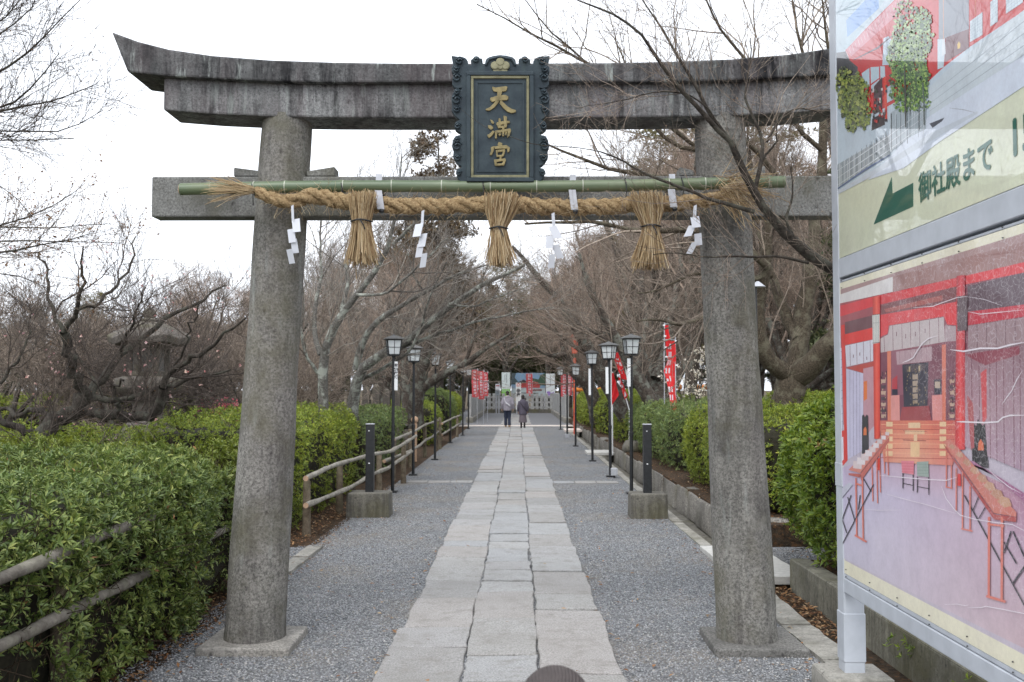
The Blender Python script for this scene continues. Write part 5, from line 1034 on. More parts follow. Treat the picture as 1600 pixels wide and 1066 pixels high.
def hedge(lab, lo, hi, mat, dens, L, r=.3, per=6, wts=(1,1,1,1,1), amp=.07, twigs=60, wd=.32, grp='clipped hedges along the path', depth=.07, tp=.16):
    lo, hi = np.array(lo, float), np.array(hi, float); cx, cy = (lo+hi)[:2]/2
    t = thing('hedge', lab, 'hedge', (cx, cy, lo[2]), grp)
    area = (hi-lo)[1]*(hi-lo)[2]*(wts[0]+wts[1])+(hi-lo)[0]*(hi-lo)[2]*(wts[2]+wts[3])+(hi-lo)[0]*(hi-lo)[1]*wts[4]
    n = int(area*dens); C, Nn, _ = rbox(lo, hi, r, n, wts); lm = lump(C)
    hz = np.clip((C[:,2]-lo[2])/(hi[2]-lo[2]),0,1)
    C = C+Nn*(lm*amp)[:,None]-Nn*(tp*(1-hz)**2)[:,None]-Nn*nr.exponential(depth,n)[:,None]+nr.normal(0,.02,(n,3))
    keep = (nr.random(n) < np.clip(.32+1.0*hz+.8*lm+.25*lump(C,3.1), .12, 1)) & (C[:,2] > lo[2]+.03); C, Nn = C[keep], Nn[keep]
    leaf_mesh('foliage', C, Nn, L, per, M[mat], t, wd)
    nd = int(n*.012)+3; j = nr.integers(0,len(C),nd); leaf_mesh('withered_leaves', C[j]+Nn[j]*.015, Nn[j], L*.8, 3, M['leaf_litter'], t, wd)
    # twiggy heart of the hedge
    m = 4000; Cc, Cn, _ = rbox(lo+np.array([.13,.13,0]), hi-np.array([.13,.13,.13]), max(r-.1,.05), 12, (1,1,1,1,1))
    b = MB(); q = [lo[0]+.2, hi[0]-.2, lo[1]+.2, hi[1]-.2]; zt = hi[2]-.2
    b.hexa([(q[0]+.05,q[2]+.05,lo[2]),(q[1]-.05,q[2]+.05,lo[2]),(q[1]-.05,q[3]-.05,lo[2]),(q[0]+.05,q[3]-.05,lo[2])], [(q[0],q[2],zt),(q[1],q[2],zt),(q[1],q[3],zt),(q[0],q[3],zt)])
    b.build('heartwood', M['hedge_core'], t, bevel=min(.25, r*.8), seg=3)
    k = int(area*twigs)
    if k:
        S, Sn, _ = rbox(lo, hi, r, k, wts); S = S-Sn*nr.uniform(.08,.22,k)[:,None]; S[:,2] = np.maximum(S[:,2]-.05, lo[2]+.02)
        d = Sn*.5+np.array([0,0,.6])+nr.normal(0,.45,(k,3)); fibres('twigs', S, d, nr.uniform(.1,.28,k), .0028, M['hedge_twig'], t, 0, 4, .2)
    return t
hedge('dark green foreground hedge at left with an old log rail running through it', (-6.4,2.4,0), (-2.1,8.8,1.18), 'leaf_dark', 950, .05, .5, 7, (.05,1.3,.1,.8,.75), .17, 60, .3, depth=.06, tp=.2)
hedge('low lime hedge under the plum tree, in front of the stone lantern', (-9,10.6,0), (-4.3,12.8,1.13), 'leaf_lime', 380, .05, .45, 6, (0,.5,1,.2,.9), .16, 30)
hedge('lime green hedge behind the left gate column and the log rail', (-4.4,10.7,0), (-2.5,16.6,1.36), 'leaf_lime', 420, .05, .5, 6, (0,1,1,.2,.7), .14, 40)
hedge('grey-green hedge behind the first left lamp post', (-5.2,17.2,0), (-2.5,22.6,1.28), 'leaf_grey', 260, .055, .35, 6, (0,1,1,.2,.6), .09, 25)
hedge('round clipped hedge with lime top, behind the third left lamp post', (-4.4,28.2,0), (-2.3,31.8,1.3), 'leaf_lime', 200, .065, .75, 6, (0,1,1,.3,1), .06, 20)
hedge('dark rounded hedge behind the fourth left lamp post', (-4.6,34.4,0), (-2.35,39.4,1.62), 'leaf_grey', 150, .075, .8, 6, (0,1,1,.3,1), .06, 15)
hedge('farthest left hedge, next to the left stone side wall', (-5.0,40,0), (-2.5,46.5,1.5), 'leaf_lime', 120, .08, .7, 6, (0,1,1,.3,1), .06, 12)
hedge('bright green hedge between the right gate column and the signboard', (2.42,7.0,.17), (6.0,9.9,1.66), 'leaf_bright', 600, .068, .7, 6, (1.2,0,1,.8,.8), .2, 60, .34)
hedge('yellow-green clipped hedge left of the right gate column, on the stone kerb', (2.56,11.1,.2), (5.6,16.3,1.42), 'leaf_lime', 480, .048, .65, 6, (1.2,0,1,.5,.8), .13, 40)
hedge('grey-green hedge on the kerb behind the right bollard', (2.6,17,.2), (5.4,24,1.38), 'leaf_grey', 300, .055, .45, 6, (1.2,0,1,.4,.8), .1, 25)
hedge('lime hedge behind the third right lamp post', (2.55,25.4,.2), (5.2,29,1.42), 'leaf_lime', 220, .065, .7, 6, (1,0,1,.4,.8), .08, 20)
hedge('dense lime hedge behind the fourth right lamp post', (2.45,30.4,.2), (5.4,33.8,1.5), 'leaf_lime', 180, .07, .75, 6, (1,0,1,.4,.8), .08, 15)
hedge('farthest right hedge beside the right stone side wall', (2.45,35.5,.2), (5.6,45.5,1.55), 'leaf_lime', 130, .08, .7, 6, (1,0,1,.4,.8), .08, 12)
hedge('low lime hedge in the rear, beneath the right cherry trunks', (6.2,21,.1), (14,27,1.5), 'leaf_lime', 110, .09, .6, 6, (1,0,1,0,.8), .12, 8)
hedge('loose lime hedge in the rear, behind the stone lantern', (-14,18.5,0), (-6.6,24,1.45), 'leaf_lime', 120, .09, .6, 6, (0,.6,1,0,.8), .12, 8)
hedge('dark green shrub bank left of the stone lantern', (-17,12,0), (-8.9,16.8,1.3), 'leaf_dark', 150, .08, .6, 6, (0,1,1,0,.8), .12, 10)
# sprigs growing out of the low wall
for i, (x, y, z, n, lab) in enumerate(((2.3,5.2,.08,14,'green sprig on the low wall under the middle of the signboard'),(2.3,6.0,.13,20,'small green sprig on the low wall beside the signboard post'),(2.31,4.6,.02,16,'nearest green sprig on the low wall under the signboard'),(2.5,7.4,.3,60,'drooping green sprig at the end of the low wall below the bright hedge'))):
    C = np.array([x,y,z])+nr.normal(0,.05,(n,3)); Nn = np.tile([[-1,0,.3]], (n,1)).astype(float)
    o = leaf_mesh('wall_sprig', C, Nn, .045, 5, M['leaf_bright'], None, .3); tag(o, lab, 'plant', 'sprigs on the low wall')
# ================================================================= TREES
def unit(a): return a/np.maximum(np.linalg.norm(a, axis=-1, keepdims=True), 1e-9)
def spawn(Pp, Rr, count, lr, ar, up=.1, wig=.12, k=5, rs=.02, rmax=.65, tmin=.2, rmin=.0014, fade=.5, tip=.3):
    N, K = Pp.shape[:2]; seg = np.linalg.norm(np.diff(Pp,axis=1),axis=2).sum(1); idx = nr.choice(N, count, p=seg/seg.sum())
    t = nr.uniform(tmin, 1, count); f = t*(K-1.001); i = f.astype(int); a = (f-i)[:,None]
    p0, p1 = Pp[idx,i], Pp[idx,i+1]; st = p0*(1-a)+p1*a; tg = unit(p1-p0); rp = Rr[idx,i]*(1-a[:,0])+Rr[idx,i+1]*a[:,0]
    rv = nr.normal(0,1,(count,3)); pe = unit(rv-(rv*tg).sum(1,keepdims=True)*tg); an = nr.uniform(*ar, count)[:,None]
    d = unit(tg*np.cos(an)+pe*np.sin(an)+np.array([0,0,up])); ln = nr.uniform(*lr, count)*(1-fade*t)
    out = np.zeros((count,k,3)); out[:,0] = st; step = (ln/(k-1))[:,None]
    for j in range(1,k):
        d = unit(d+nr.normal(0,wig,(count,3))+np.array([0,0,up*.35])); out[:,j] = out[:,j-1]+d*step
    r0 = np.maximum(np.minimum(rp*rmax, rs*ln), rmin)
    return out, np.maximum(r0[:,None]*np.linspace(1,tip,k)[None], rmin*.7)
def limb_pts(pts, k, wig=.0):
    q = resample(pts, k)
    for _ in range(2): q[1:-1] = q[1:-1]*.5+(q[:-2]+q[2:])*.25
    if wig: q[1:-1] += nr.normal(0, wig, (k-2,3))
    return q
def dots(name, Pp, n, size, mat, parent, tmin=.3, per=1, spread=.0):
    """blossoms, buds or last year's leaves sitting on twigs"""
    N,K = Pp.shape[:2]; idx = nr.integers(0,N,n); t = nr.uniform(tmin,1,n)*(K-1.001); i = t.astype(int); a = (t-i)[:,None]
    C = Pp[idx,i]*(1-a)+Pp[idx,i+1]*a+nr.normal(0,spread,(n,3)) if spread else Pp[idx,i]*(1-a)+Pp[idx,i+1]*a
    return leaf_mesh(name, C, nr.normal(0,1,(n,3)), size, per, mat, parent, .75)
def traced_tree(name, lab, cat, base, limbs, crown, tm, cm, grp=None, extra=None, wig=.012):
    """limbs: ([(px,py),...], d0, d1, r0, r1) surveyed in the photograph; crown: spawn levels"""
    t = thing(name, lab, cat, base, grp); A, Rd = [], []
    for L in limbs:
        pts, d0, d1, r0, r1 = L[:5]; n = len(pts); q = [P(x,y,d0+(d1-d0)*i/(n-1)) if not isinstance(x, Vector) else x for i,(x,y) in enumerate(pts)]
        q = limb_pts(q, 14, wig*(.5+3*r0)); A.append(q); Rd.append(np.linspace(r0,r1,14)*nr.uniform(.93,1.07,14))
    A, Rd = np.array(A), np.array(Rd); big = Rd[:,0] > .03
    tubes_mesh('trunk', [(A, Rd, 9)], 9, M[tm], t)
    ks = [i for i, L in enumerate(limbs) if len(L) < 6]; lev = [(A[ks],Rd[ks])]; batches = []; last = None
    for c in crown:
        src = lev[c.pop('src', -1)]; o = spawn(*src, **c); lev.append(o); batches.append((o[0], o[1], 4 if o[1][:,0].mean() > .006 else 3))
    tubes_mesh('crown', batches, 3, M[cm], t)
    if extra: extra(t, lev)
    return t
# --- old plum tree, left: black trunk, twisted limbs, first pale blossoms
D0 = 10.6
plum = [([(8,735),(30,712),(62,691),(90,653),(117,636),(138,622)],10.3,10.6,0.099,0.088),([(138,622),(127,605),(114,588),(107,546),(100,519)],10.6,10.3,0.056,0.048),([(100,519),(83,488),(72,460),(77,433),(69,416),(60,395)],10.3,10.6,0.023,0.010),
 ([(100,519),(110,505),(120,484),(117,481),(131,453),(121,409),(130,385)],10.3,9.9,0.030,0.008),([(120,484),(148,484),(165,460),(193,433),(207,402),(212,370)],10.2,10.9,0.023,0.007),
 ([(138,622),(145,598),(172,574),(188,553),(207,536),(248,505),(286,481),(324,464),(352,446)],10.6,11.6,0.050,0.010),([(188,553),(193,526),(207,509),(219,480),(222,455)],10.9,10.5,0.020,0.006),
 ([(117,636),(148,643),(186,650),(214,650),(248,646),(255,626),(255,605)],10.6,10.0,0.059,0.048),([(255,605),(272,571),(303,557),(331,543),(344,526),(362,512),(384,497)],10.0,9.6,0.033,0.008),
 ([(138,622),(179,626),(207,622),(241,612),(255,602),(282,598),(310,588),(337,581),(360,578)],10.6,10.5,0.040,0.010),([(186,650),(182,638),(186,626),(176,602),(193,595)],10.3,10.0,0.023,0.010),
 ([(62,691),(35,670),(0,657),(-40,640)],10.4,10.2,0.046,0.024),([(90,653),(60,640),(20,648),(-30,622)],10.5,11.2,0.033,0.016),([(62,691),(60,720),(100,705),(140,722)],10.4,9.8,0.033,0.016),([(272,571),(290,540),(300,500),(318,470)],10.0,9.6,0.013,0.006),([(0,600),(30,560),(48,520),(40,470)],10.9,11.2,0.020,0.006)]
def plum_extra(t, lev):
    dots('blossom', lev[2][0], 170, .022, M['blossom_pale'], t, .3, 5); dots('bud', lev[-1][0], 900, .014, M['dry_leaf'], t, .3, 1)
traced_tree('plum_tree', 'dark twisted old plum tree with first pale pink blossoms behind the left foreground hedge', 'plum tree', P(8,735,10.3).to_tuple()[:2]+(0,), plum,
  [dict(count=110,lr=(.5,1.3),ar=(.5,1.2),up=.25,wig=.2,k=7,rs=.011,rmax=.6,tmin=.1),dict(count=900,lr=(.25,.8),ar=(.5,1.2),up=.3,wig=.16,k=5,rs=.008,rmin=.0022),dict(count=3000,lr=(.12,.45),ar=(.4,1.2),up=.25,wig=.12,k=4,rs=.006,rmin=.0018)], 'bark_dark', 'twig_dark', None, plum_extra, .03)
# --- tree out of frame at left whose bare branches reach in at the top
bx = P(-330,600,7.6).x
def off_l(y, d): return (Vector((bx, 7.6, P(-330,y,7.6).z)), 0)
tl = [([(-330,760),(-335,600),(-330,400),(-320,200),(-310,40)],7.6,7.6,.14,.07)]
for pts, d1, r in (([(0,173),(16,162),(41,153),(59,131),(78,100),(92,84)],7.0,.016),([(0,173),(31,173),(62,162),(94,158),(125,147),(152,131)],7.3,.014),([(0,122),(28,109),(34,84),(53,69),(78,47),(100,28),(125,0)],6.9,.014),([(0,62),(19,53),(38,31),(56,9),(62,-20)],7.2,.012),([(0,41),(12,30),(34,0),(40,-20)],7.1,.010),([(0,197),(62,209),(103,216),(125,200),(160,173)],7.4,.009),([(0,213),(31,222),(75,223),(115,216)],7.0,.008)):
    tl.append(([(-322,pts[0][1]+150),(-200,pts[0][1]+70),(-90,pts[0][1]+20)]+pts,7.6,d1,r*1.5,.0028))
traced_tree('bare_tree','bare tree left of the frame whose black branches enter at the upper left corner','tree',(bx,7.6,0),tl,[dict(count=260,lr=(.25,.75),ar=(.4,.9),up=.1,wig=.14,k=7,rs=.007,tmin=.55,rmin=.002,fade=.3),dict(count=1200,lr=(.12,.4),ar=(.4,1.0),up=.08,wig=.16,k=4,rs=.006,rmin=.0016),dict(count=1500,lr=(.05,.16),ar=(.4,1.0),up=.05,wig=.14,k=3,rs=.006,rmin=.001)],'bark_dark','twig_dark',None,lambda t,l: dots('bud', l[-1][0], 700, .014, M['dry_leaf'], t, .2, 1))
bx = P(-420,600,9.2).x; tl = [([(-420,720),(-425,560),(-415,400),(-405,250)],9.2,9.2,.16,.08)]
for pts, d1, r in (([(0,395),(39,390),(79,381),(118,376),(147,363)],8.8,.018),([(0,357),(39,350),(66,331),(100,310),(121,297)],9.0,.014),([(0,373),(52,378),(92,376),(157,381),(190,380)],9.4,.011),([(39,350),(92,360),(118,358),(149,342),(173,350)],8.7,.010),([(0,275),(20,300),(40,318),(52,340)],9.2,.008),([(0,420),(40,428),(80,452),(100,470)],9.3,.009)):
    tl.append(([(-412,pts[0][1]+90),(-250,pts[0][1]+40),(-110,pts[0][1]+12)]+pts,9.2,d1,r*1.5,.003))
traced_tree('bare_tree','brown-budded tree left of the frame, its level branches entering above the plum tree','tree',(bx,9.2,0),tl,[dict(count=220,lr=(.3,.9),ar=(.4,.9),up=.2,wig=.14,k=7,rs=.007,tmin=.5,rmin=.0022,fade=.3),dict(count=1100,lr=(.12,.4),ar=(.4,1.0),up=.12,wig=.14,k=4,rs=.006,rmin=.0015)],'bark_dark','twig_brown',None,lambda t,l: dots('dead_leaf', l[-1][0], 1500, .026, M['dry_leaf'], t, .3, 1, .012))
# --- lichen-grey trees behind the left column
lich = [([(505,690),(505,640),(504,592),(501,554),(515,519),(533,487),(556,461),(582,438),(602,408),(614,376),(618,345),(622,300),(628,240)],15.5,14.5,.096,.008),([(614,382),(634,362),(652,345),(690,312),(720,285)],14.6,14.0,.030,.011),([(533,487),(545,440),(538,400),(552,370),(548,320)],15.1,15.6,.037,.009),([(501,554),(488,520),(492,470),(505,430),(498,380),(505,330)],15.5,16.2,.044,.009),([(556,461),(600,462),(640,430),(672,396),(700,372)],14.9,14.2,.026,.007),([(504,592),(478,560),(470,520),(476,470),(470,430)],15.5,15.0,.030,.007)]
traced_tree('grey_barked_tree','pale lichen-barked bare tree rising just right of the left gate column','tree',P(505,690,15.5).to_tuple()[:2]+(0,),lich,[dict(count=120,lr=(.6,1.8),ar=(.4,1.0),up=.15,wig=.12,k=7,rs=.010),dict(count=700,lr=(.3,1.0),ar=(.4,1.0),up=.12,wig=.13,k=5,rs=.008,rmin=.0025),dict(count=2400,lr=(.15,.5),ar=(.4,1.0),up=.08,wig=.13,k=4,rs=.006,rmin=.002)],'bark_grey','twig_grey')
l2 = [([(548,690),(550,640),(556,597),(556,577),(562,563),(582,560),(611,551),(649,522),(675,504),(701,475),(736,455),(760,440),(820,414)],17.5,16,.118,.022),([(556,577),(562,551),(568,519),(585,504),(614,487),(629,475),(664,458),(693,438),(722,423),(760,414)],17.3,16.4,.067,.012),([(556,597),(591,580),(623,563),(646,545),(661,510),(666,470),(684,438),(698,409)],17.4,15.6,.037,.007),([(611,551),(649,534),(693,519),(736,507),(771,496),(820,487),(866,480)],16.9,15.8,.033,.007),([(664,458),(645,430),(640,400),(628,380)],16.7,16.2,.015,.006),([(701,475),(740,482),(780,462),(820,450)],16.3,15.9,.022,.007)]
traced_tree('grey_barked_tree','leaning lichen-mottled tree with long limbs reaching over the left lamp posts','tree',P(548,690,17.5).to_tuple()[:2]+(0,),l2,[dict(count=130,lr=(.5,1.7),ar=(.4,1.0),up=.1,wig=.12,k=7,rs=.009),dict(count=700,lr=(.3,.9),ar=(.4,1.0),up=.08,wig=.13,k=5,rs=.007,rmin=.0025),dict(count=2400,lr=(.15,.5),ar=(.4,1.0),up=.06,wig=.13,k=4,rs=.006,rmin=.002)],'bark_grey','twig_grey')
l3 = [([(636,668),(634,638),(632,600),(634,571),(628,540),(612,500),(606,460)],23.5,24.5,.15,.04),([(650,668),(646,635),(655,606),(661,580),(669,545),(681,510),(700,470),(715,430)],23.5,22.5,.2,.04),([(646,635),(652,609),(678,592),(698,583),(722,574),(751,551),(774,531),(800,520)],23.5,22,.14,.02),([(722,574),(735,545),(742,520),(760,500)],22.6,22.3,.05,.012),([(661,580),(640,545),(645,505),(650,470)],23.3,24,.06,.015)]
traced_tree('cherry_tree','forked dark cherry tree behind the second left lamp post, one limb bent low','cherry tree',P(645,668,23.5).to_tuple()[:2]+(0,),l3,[dict(count=60,lr=(.8,2.6),ar=(.4,1.0),up=.1,wig=.1,k=7,rs=.010),dict(count=360,lr=(.4,1.3),ar=(.4,1.0),up=.06,wig=.12,k=5,rs=.007,rmin=.003),dict(count=1500,lr=(.2,.7),ar=(.4,1.0),up=.04,wig=.13,k=4,rs=.006,rmin=.0024)],'bark_cherry','twig_brown')
# --- right cherries leaning over the path
cr = [dict(count=60,lr=(.8,2.8),ar=(.4,1.0),up=.1,wig=.1,k=7,rs=.010),dict(count=420,lr=(.4,1.4),ar=(.4,1.0),up=.06,wig=.12,k=5,rs=.007,rmin=.003),dict(count=2000,lr=(.2,.7),ar=(.4,1.0),up=.04,wig=.13,k=4,rs=.006,rmin=.0024)]
def cp(c): return [dict(d) for d in c]
traced_tree('cherry_tree','tall leaning cherry trunk crossing behind the two red banners, right of path','cherry tree',P(975,660,26).to_tuple()[:2]+(0,),[([(985,655),(965,624),(945,592),(928,557),(910,528),(890,496),(878,473),(846,435),(820,411),(800,385)],26,25,.26,.04),([(945,592),(950,545),(935,500),(930,450),(900,400)],26,27,.12,.03),([(928,557),(900,545),(870,520),(845,505)],25.8,25,.07,.02)],cp(cr),'bark_cherry','twig_pink')
traced_tree('cherry_tree','leaning cherry tree with trunk footed just left of the tall twisted banner','cherry tree',P(1022,650,23).to_tuple()[:2]+(0,),[([(1030,655),(1018,632),(1006,606),(992,589),(974,542),(948,507),(936,481),(915,440),(905,395)],23,22.5,.2,.03),([(992,589),(1002,545),(1010,500),(1000,440),(1010,380)],22.9,24,.12,.03),([(974,542),(955,540),(930,520),(900,505)],22.8,22,.06,.015)],cp(cr),'bark_cherry','twig_brown')
traced_tree('cherry_tree','low spreading cherry tree beside the fourth right lamp post, limb hanging over the path','cherry tree',P(932,655,33).to_tuple()[:2]+(0,),[([(934,660),(931,630),(925,606),(910,592),(887,577),(881,554),(883,531),(867,505),(850,480)],33,32,.28,.04),([(881,554),(866,556),(852,554),(838,545)],32.2,31.5,.10,.04),([(910,592),(925,560),(918,520),(930,470)],32.7,33.5,.12,.03)],cp(cr),'bark_cherry','twig_pink')
traced_tree('cherry_tree','cherry tree with several upright limbs behind the tall twisted banner','cherry tree',P(1040,650,25).to_tuple()[:2]+(0,),[([(1046,660),(1035,632),(1024,592),(1006,563),(995,534),(983,493),(965,446),(960,400)],25,26,.2,.03),([(1024,592),(1045,540),(1050,480),(1065,420),(1060,360)],25,26.5,.14,.03),([(1035,632),(1062,590),(1080,540),(1092,470)],25,25.5,.12,.03)],cp(cr),'bark_cherry','twig_brown')
# --- thick old tree behind the right gate column
d6 = 14
old = [([(1236,700),(1228,642),(1232,610),(1240,583)],14,14,.26,.2),([(1240,590),(1222,580),(1200,569),(1184,535),(1181,479),(1192,448),(1200,417),(1195,360),(1210,300)],14,13.4,.14,.045),([(1240,590),(1246,555),(1248,535),(1254,493),(1263,442),(1268,417),(1275,340),(1290,240),(1285,140)],14,14.2,.14,.045),([(1247,530),(1243,524),(1229,498),(1212,448),(1203,428),(1190,380),(1168,330)],14,14.6,.09,.03),([(1240,592),(1257,578),(1285,556),(1308,528),(1340,490),(1370,420),(1390,330)],14,13.2,.18,.06),
 ([(1205,430),(1150,440),(1099,505),(1085,496),(1059,516),(1050,505),(1024,496),(995,502)],13.6,12.4,.05,.010),([(1195,440),(1140,420),(1088,429),(1064,432),(1044,449),(1024,458),(995,458)],13.6,13,.04,.008),([(1200,417),(1150,372),(1073,359),(1020,362),(992,365),(965,356),(942,345),(872,347),(820,350)],13.4,12,.06,.012),
 ([(1275,340),(1230,300),(1160,285),(1080,280),(970,272),(937,261),(901,250),(850,225),(800,200)],14.1,12.6,.06,.008),([(1230,300),(1180,225),(1100,180),(1000,140),(912,98),(865,69),(792,36),(745,7)],14,11.5,.045,.006),([(1160,285),(1050,200),(960,140),(923,98),(879,72),(843,36),(821,0)],13.8,11.8,.035,.006),([(1290,240),(1253,210),(1180,110),(1120,40),(1090,-30)],14.2,13.5,.04,.01),([(1285,140),(1250,80),(1240,20),(1235,-40)],14.2,14.4,.03,.01),([(1210,300),(1150,240),(1046,232),(1024,207),(985,120),(960,60)],13.4,13,.05,.008),([(1285,200),(1300,120),(1290,40),(1280,-30)],14.2,14,.035,.01)]
traced_tree('old_tree','thick gnarled old tree forking low between the right gate column and the signboard','tree',P(1236,700,14).to_tuple()[:2]+(0,),old,[dict(count=230,lr=(.5,2.2),ar=(.4,1.0),up=.16,wig=.13,k=7,rs=.009,tmin=.15),dict(count=1200,lr=(.3,1.1),ar=(.4,1.0),up=.12,wig=.13,k=5,rs=.007,rmin=.0026),dict(count=2400,lr=(.12,.45),ar=(.4,1.0),up=.06,wig=.13,k=4,rs=.006,rmin=.0017)],'bark_old','twig_brown',None,None,.013)
# --- near tree hidden by the signboard: its branches cross in front of the right side of the gate
near = [([(1640,700),(1560,600),(1450,500),(1380,460),(1295,424),(1255,395),(1207,359),(1182,319),(1162,278),(1142,222)],5.9,5.55,.06,.019),([(1142,222),(1118,202),(1090,165),(1053,133),(1025,85),(997,44),(960,20),(920,8),(880,-10)],5.55,5.2,.016,.003),([(1142,222),(1102,173),(1094,137),(1057,89),(1041,52),(1013,16),(1003,0),(990,-25)],5.55,5.6,.014,.003),([(1178,307),(1190,250),(1198,222),(1182,190),(1158,157),(1166,133),(1174,97),(1172,60)],5.6,5.8,.013,.003),([(1178,331),(1150,322),(1118,315),(1069,294),(1021,278),(989,262),(960,242),(940,238)],5.6,5.4,.013,.004),([(940,238),(900,228),(850,230),(800,215),(755,200),(722,172)],5.4,5.6,.003,.0009,1),([(1263,411),(1223,399),(1182,403),(1142,399),(1094,403),(1053,391),(1020,398)],5.65,5.3,.009,.002),([(1198,222),(1215,190),(1235,168),(1270,172),(1300,185)],5.7,5.9,.008,.002),([(1255,395),(1240,370),(1225,345),(1240,310),(1236,260)],5.7,5.8,.012,.003),([(1130,210),(1095,150),(1040,140),(1000,150),(960,160),(900,170)],5.55,5.3,.006,.0014),([(1190,250),(1215,222),(1212,190)],5.7,5.8,.008,.003)]
traced_tree('bare_tree','bare near tree standing behind the signboard, its dark branches crossing before the right gate column','tree',(P(1640,700,5.9).x,5.9,0),near,[dict(count=210,lr=(.2,.75),ar=(.4,1.0),up=.12,wig=.14,k=7,rs=.006,tmin=.25,rmin=.0016),dict(count=900,lr=(.1,.4),ar=(.4,1.1),up=.08,wig=.15,k=5,rs=.005,rmin=.0012),dict(count=900,lr=(.05,.2),ar=(.4,1.1),up=.05,wig=.15,k=3,rs=.005,rmin=.0009)],'bark_dark','twig_brown',None,lambda t,l: dots('bud', l[-1][0], 300, .010, M['dry_leaf'], t, .3, 1), .004)

# --- woodland: a few bare trees grown once, then copied
def bare_tree(name, lab, cat, H, style, cm, tm, grp, dens=1.0):
    t = thing(name, lab, cat, (0,0,0), grp); h0 = H*(.22 if style == 'low' else .4); lean = nr.uniform(-.12,.12,2)*H
    A = limb_pts([(0,0,0),(lean[0]*.2,lean[1]*.2,h0*.5),(lean[0]*.5,lean[1]*.5,h0)], 14, .02)[None]; r0 = H*.024
    Rd = np.linspace(r0*1.2, r0*.85, 14)[None]
    up = .25 if style == 'tall' else .06
    L1 = spawn(A,Rd,6,(H*.5,H*.75),(.35,.95) if style != 'tall' else (.15,.6),up,.10,10,.022,.75,.75,fade=.05); 
    if style == 'tall': L0 = spawn(A,Rd,2,(H*.6,H*.62),(.02,.12),.3,.06,10,.026,.9,.97,fade=0); L1 = (np.concatenate([L1[0],L0[0]]),np.concatenate([L1[1],L0[1]]))
    L2 = spawn(*L1,int(46*dens),(H*.18,H*.42),(.35,.95),up,.11,7,.014); L3 = spawn(*L2,int(300*dens),(H*.08,H*.24),(.35,1.0),up*.7,.14,5,.011,rmin=.006); L4 = spawn(*L3,int(1900*dens),(.3,.95),(.35,1.0),up*.5,.15,4,.008,rmin=.0045); L5 = spawn(*L4,int(4800*dens),(.15,.6),(.35,1.0),up*.3,.15,3,.008,rmin=.0036)
    tubes_mesh('trunk',[(A,Rd,10),(L1[0],L1[1],7)],8,M[tm],t); tubes_mesh('crown',[(L2[0],L2[1],5),(L3[0],L3[1],4),(L4[0],L4[1],3),(L5[0],L5[1],3)],3,M[cm],t); return t
def ever_tree(lab, H, W, mat, grp, cone=.5, n=5200, ls=.16):
    t = thing('evergreen_tree', lab, 'tree', (0,0,0), grp); A = limb_pts([(0,0,0),(.1,.05,H*.5),(0,0,H*.97)],14,.03)[None]; Rd = np.linspace(H*.02,.02,14)[None]
    L1 = spawn(A,Rd,60,(W*.5,W*.95),(.8,1.4),.05,.1,5,.02,.4,.18,fade=.75 if cone > .4 else .3); L2 = spawn(*L1,240,(W*.15,W*.4),(.4,1.1),.05,.12,4,.015)
    tubes_mesh('trunk',[(A,Rd,9),(L1[0],L1[1],5)],6,M['bark_cherry'],t)
    idx = nr.integers(0,len(L2[0]),n); C = L2[0][idx, nr.integers(1,4,n)]+nr.normal(0,W*.075,(n,3))*np.array([1,1,.6]); k2 = nr.random(len(L2[0])) < .85; C = C[k2[idx]]
    leaf_mesh('foliage', C, nr.normal(0,.6,(len(C),3))+np.array([0,0,.5]), ls, 4, M[mat], t, .5); return t
def scatter(protos, spots, labs, zr=True, used={}):
    for i, (x, y, s) in enumerate(spots):
        p = protos[i % len(protos)]; 
        if used.get(p.name): o = copy_tree(p)
        else: o = p; used[p.name] = 1
        o.location = (x, y, -.02); o.rotation_euler = (0,0,nr.uniform(0,6.28)); q = s*nr.uniform(.92,1.08); o.scale = (q*nr.uniform(.9,1.1),q*nr.uniform(.9,1.1),q)
        if labs: o['label'] = labs
GL, GR, GF, GE, GPL = 'bare trees in the wood left of the path','bare trees in the wood right of the path','bare trees closing the view beyond the stone fence','evergreen trees on the skyline','small bare plum trees in the left orchard'
tall = [bare_tree('bare_tree','bare brown tree','tree',9,'tall',c,'bark_cherry',GR) for c in ('twig_pink','twig_brown','twig_brown')]
lowt = [bare_tree('cherry_tree','bare cherry','cherry tree',7,'low',c,'bark_cherry',GL) for c in ('twig_brown','twig_pink','twig_grey')]
plums = [bare_tree('plum_tree','small bare plum','plum tree',3.3,'low',c,'bark_dark',GPL,.55) for c in ('twig_dark','twig_brown')]
def _dummy(): pass
def regroup(protos, spots, lab, grp):
    for i, (x, y, s) in enumerate(spots):
        p = protos[i % len(protos)]; o = copy_tree(p); o.location = (x,y,-.02); o.rotation_euler = (0,0,nr.uniform(0,6.28)); q = s*nr.uniform(.92,1.08); o.scale = (q*nr.uniform(.9,1.1),q*nr.uniform(.9,1.1),q); o['label'] = lab; o['group'] = grp
def drop(protos):
    for p in protos:
        for c in kids(p): bpy.data.objects.remove(c)
        bpy.data.objects.remove(p)
regroup(lowt, [(-5.2,28,.85),(-4.8,34,.9),(-5.4,41,.95),(-8.5,25,.75),(-9.5,32,.8),(-8.8,38,.95),(-10,46,1),(-7,54,1.1),(-13,29,.65),(-15,36,.75),(-14,44,.85),(-18,40,.7),(-19,48,.8),(-13,55,1),(-24,46,.7),(-26,56,.8),(-20,60,.95),(-6.5,44,.95),(-11,35,.85),(-6.8,36,.85),(-16,30,.6),(-21,34,.65)], 'bare brown tree in the tangled wood left of the path', GL)
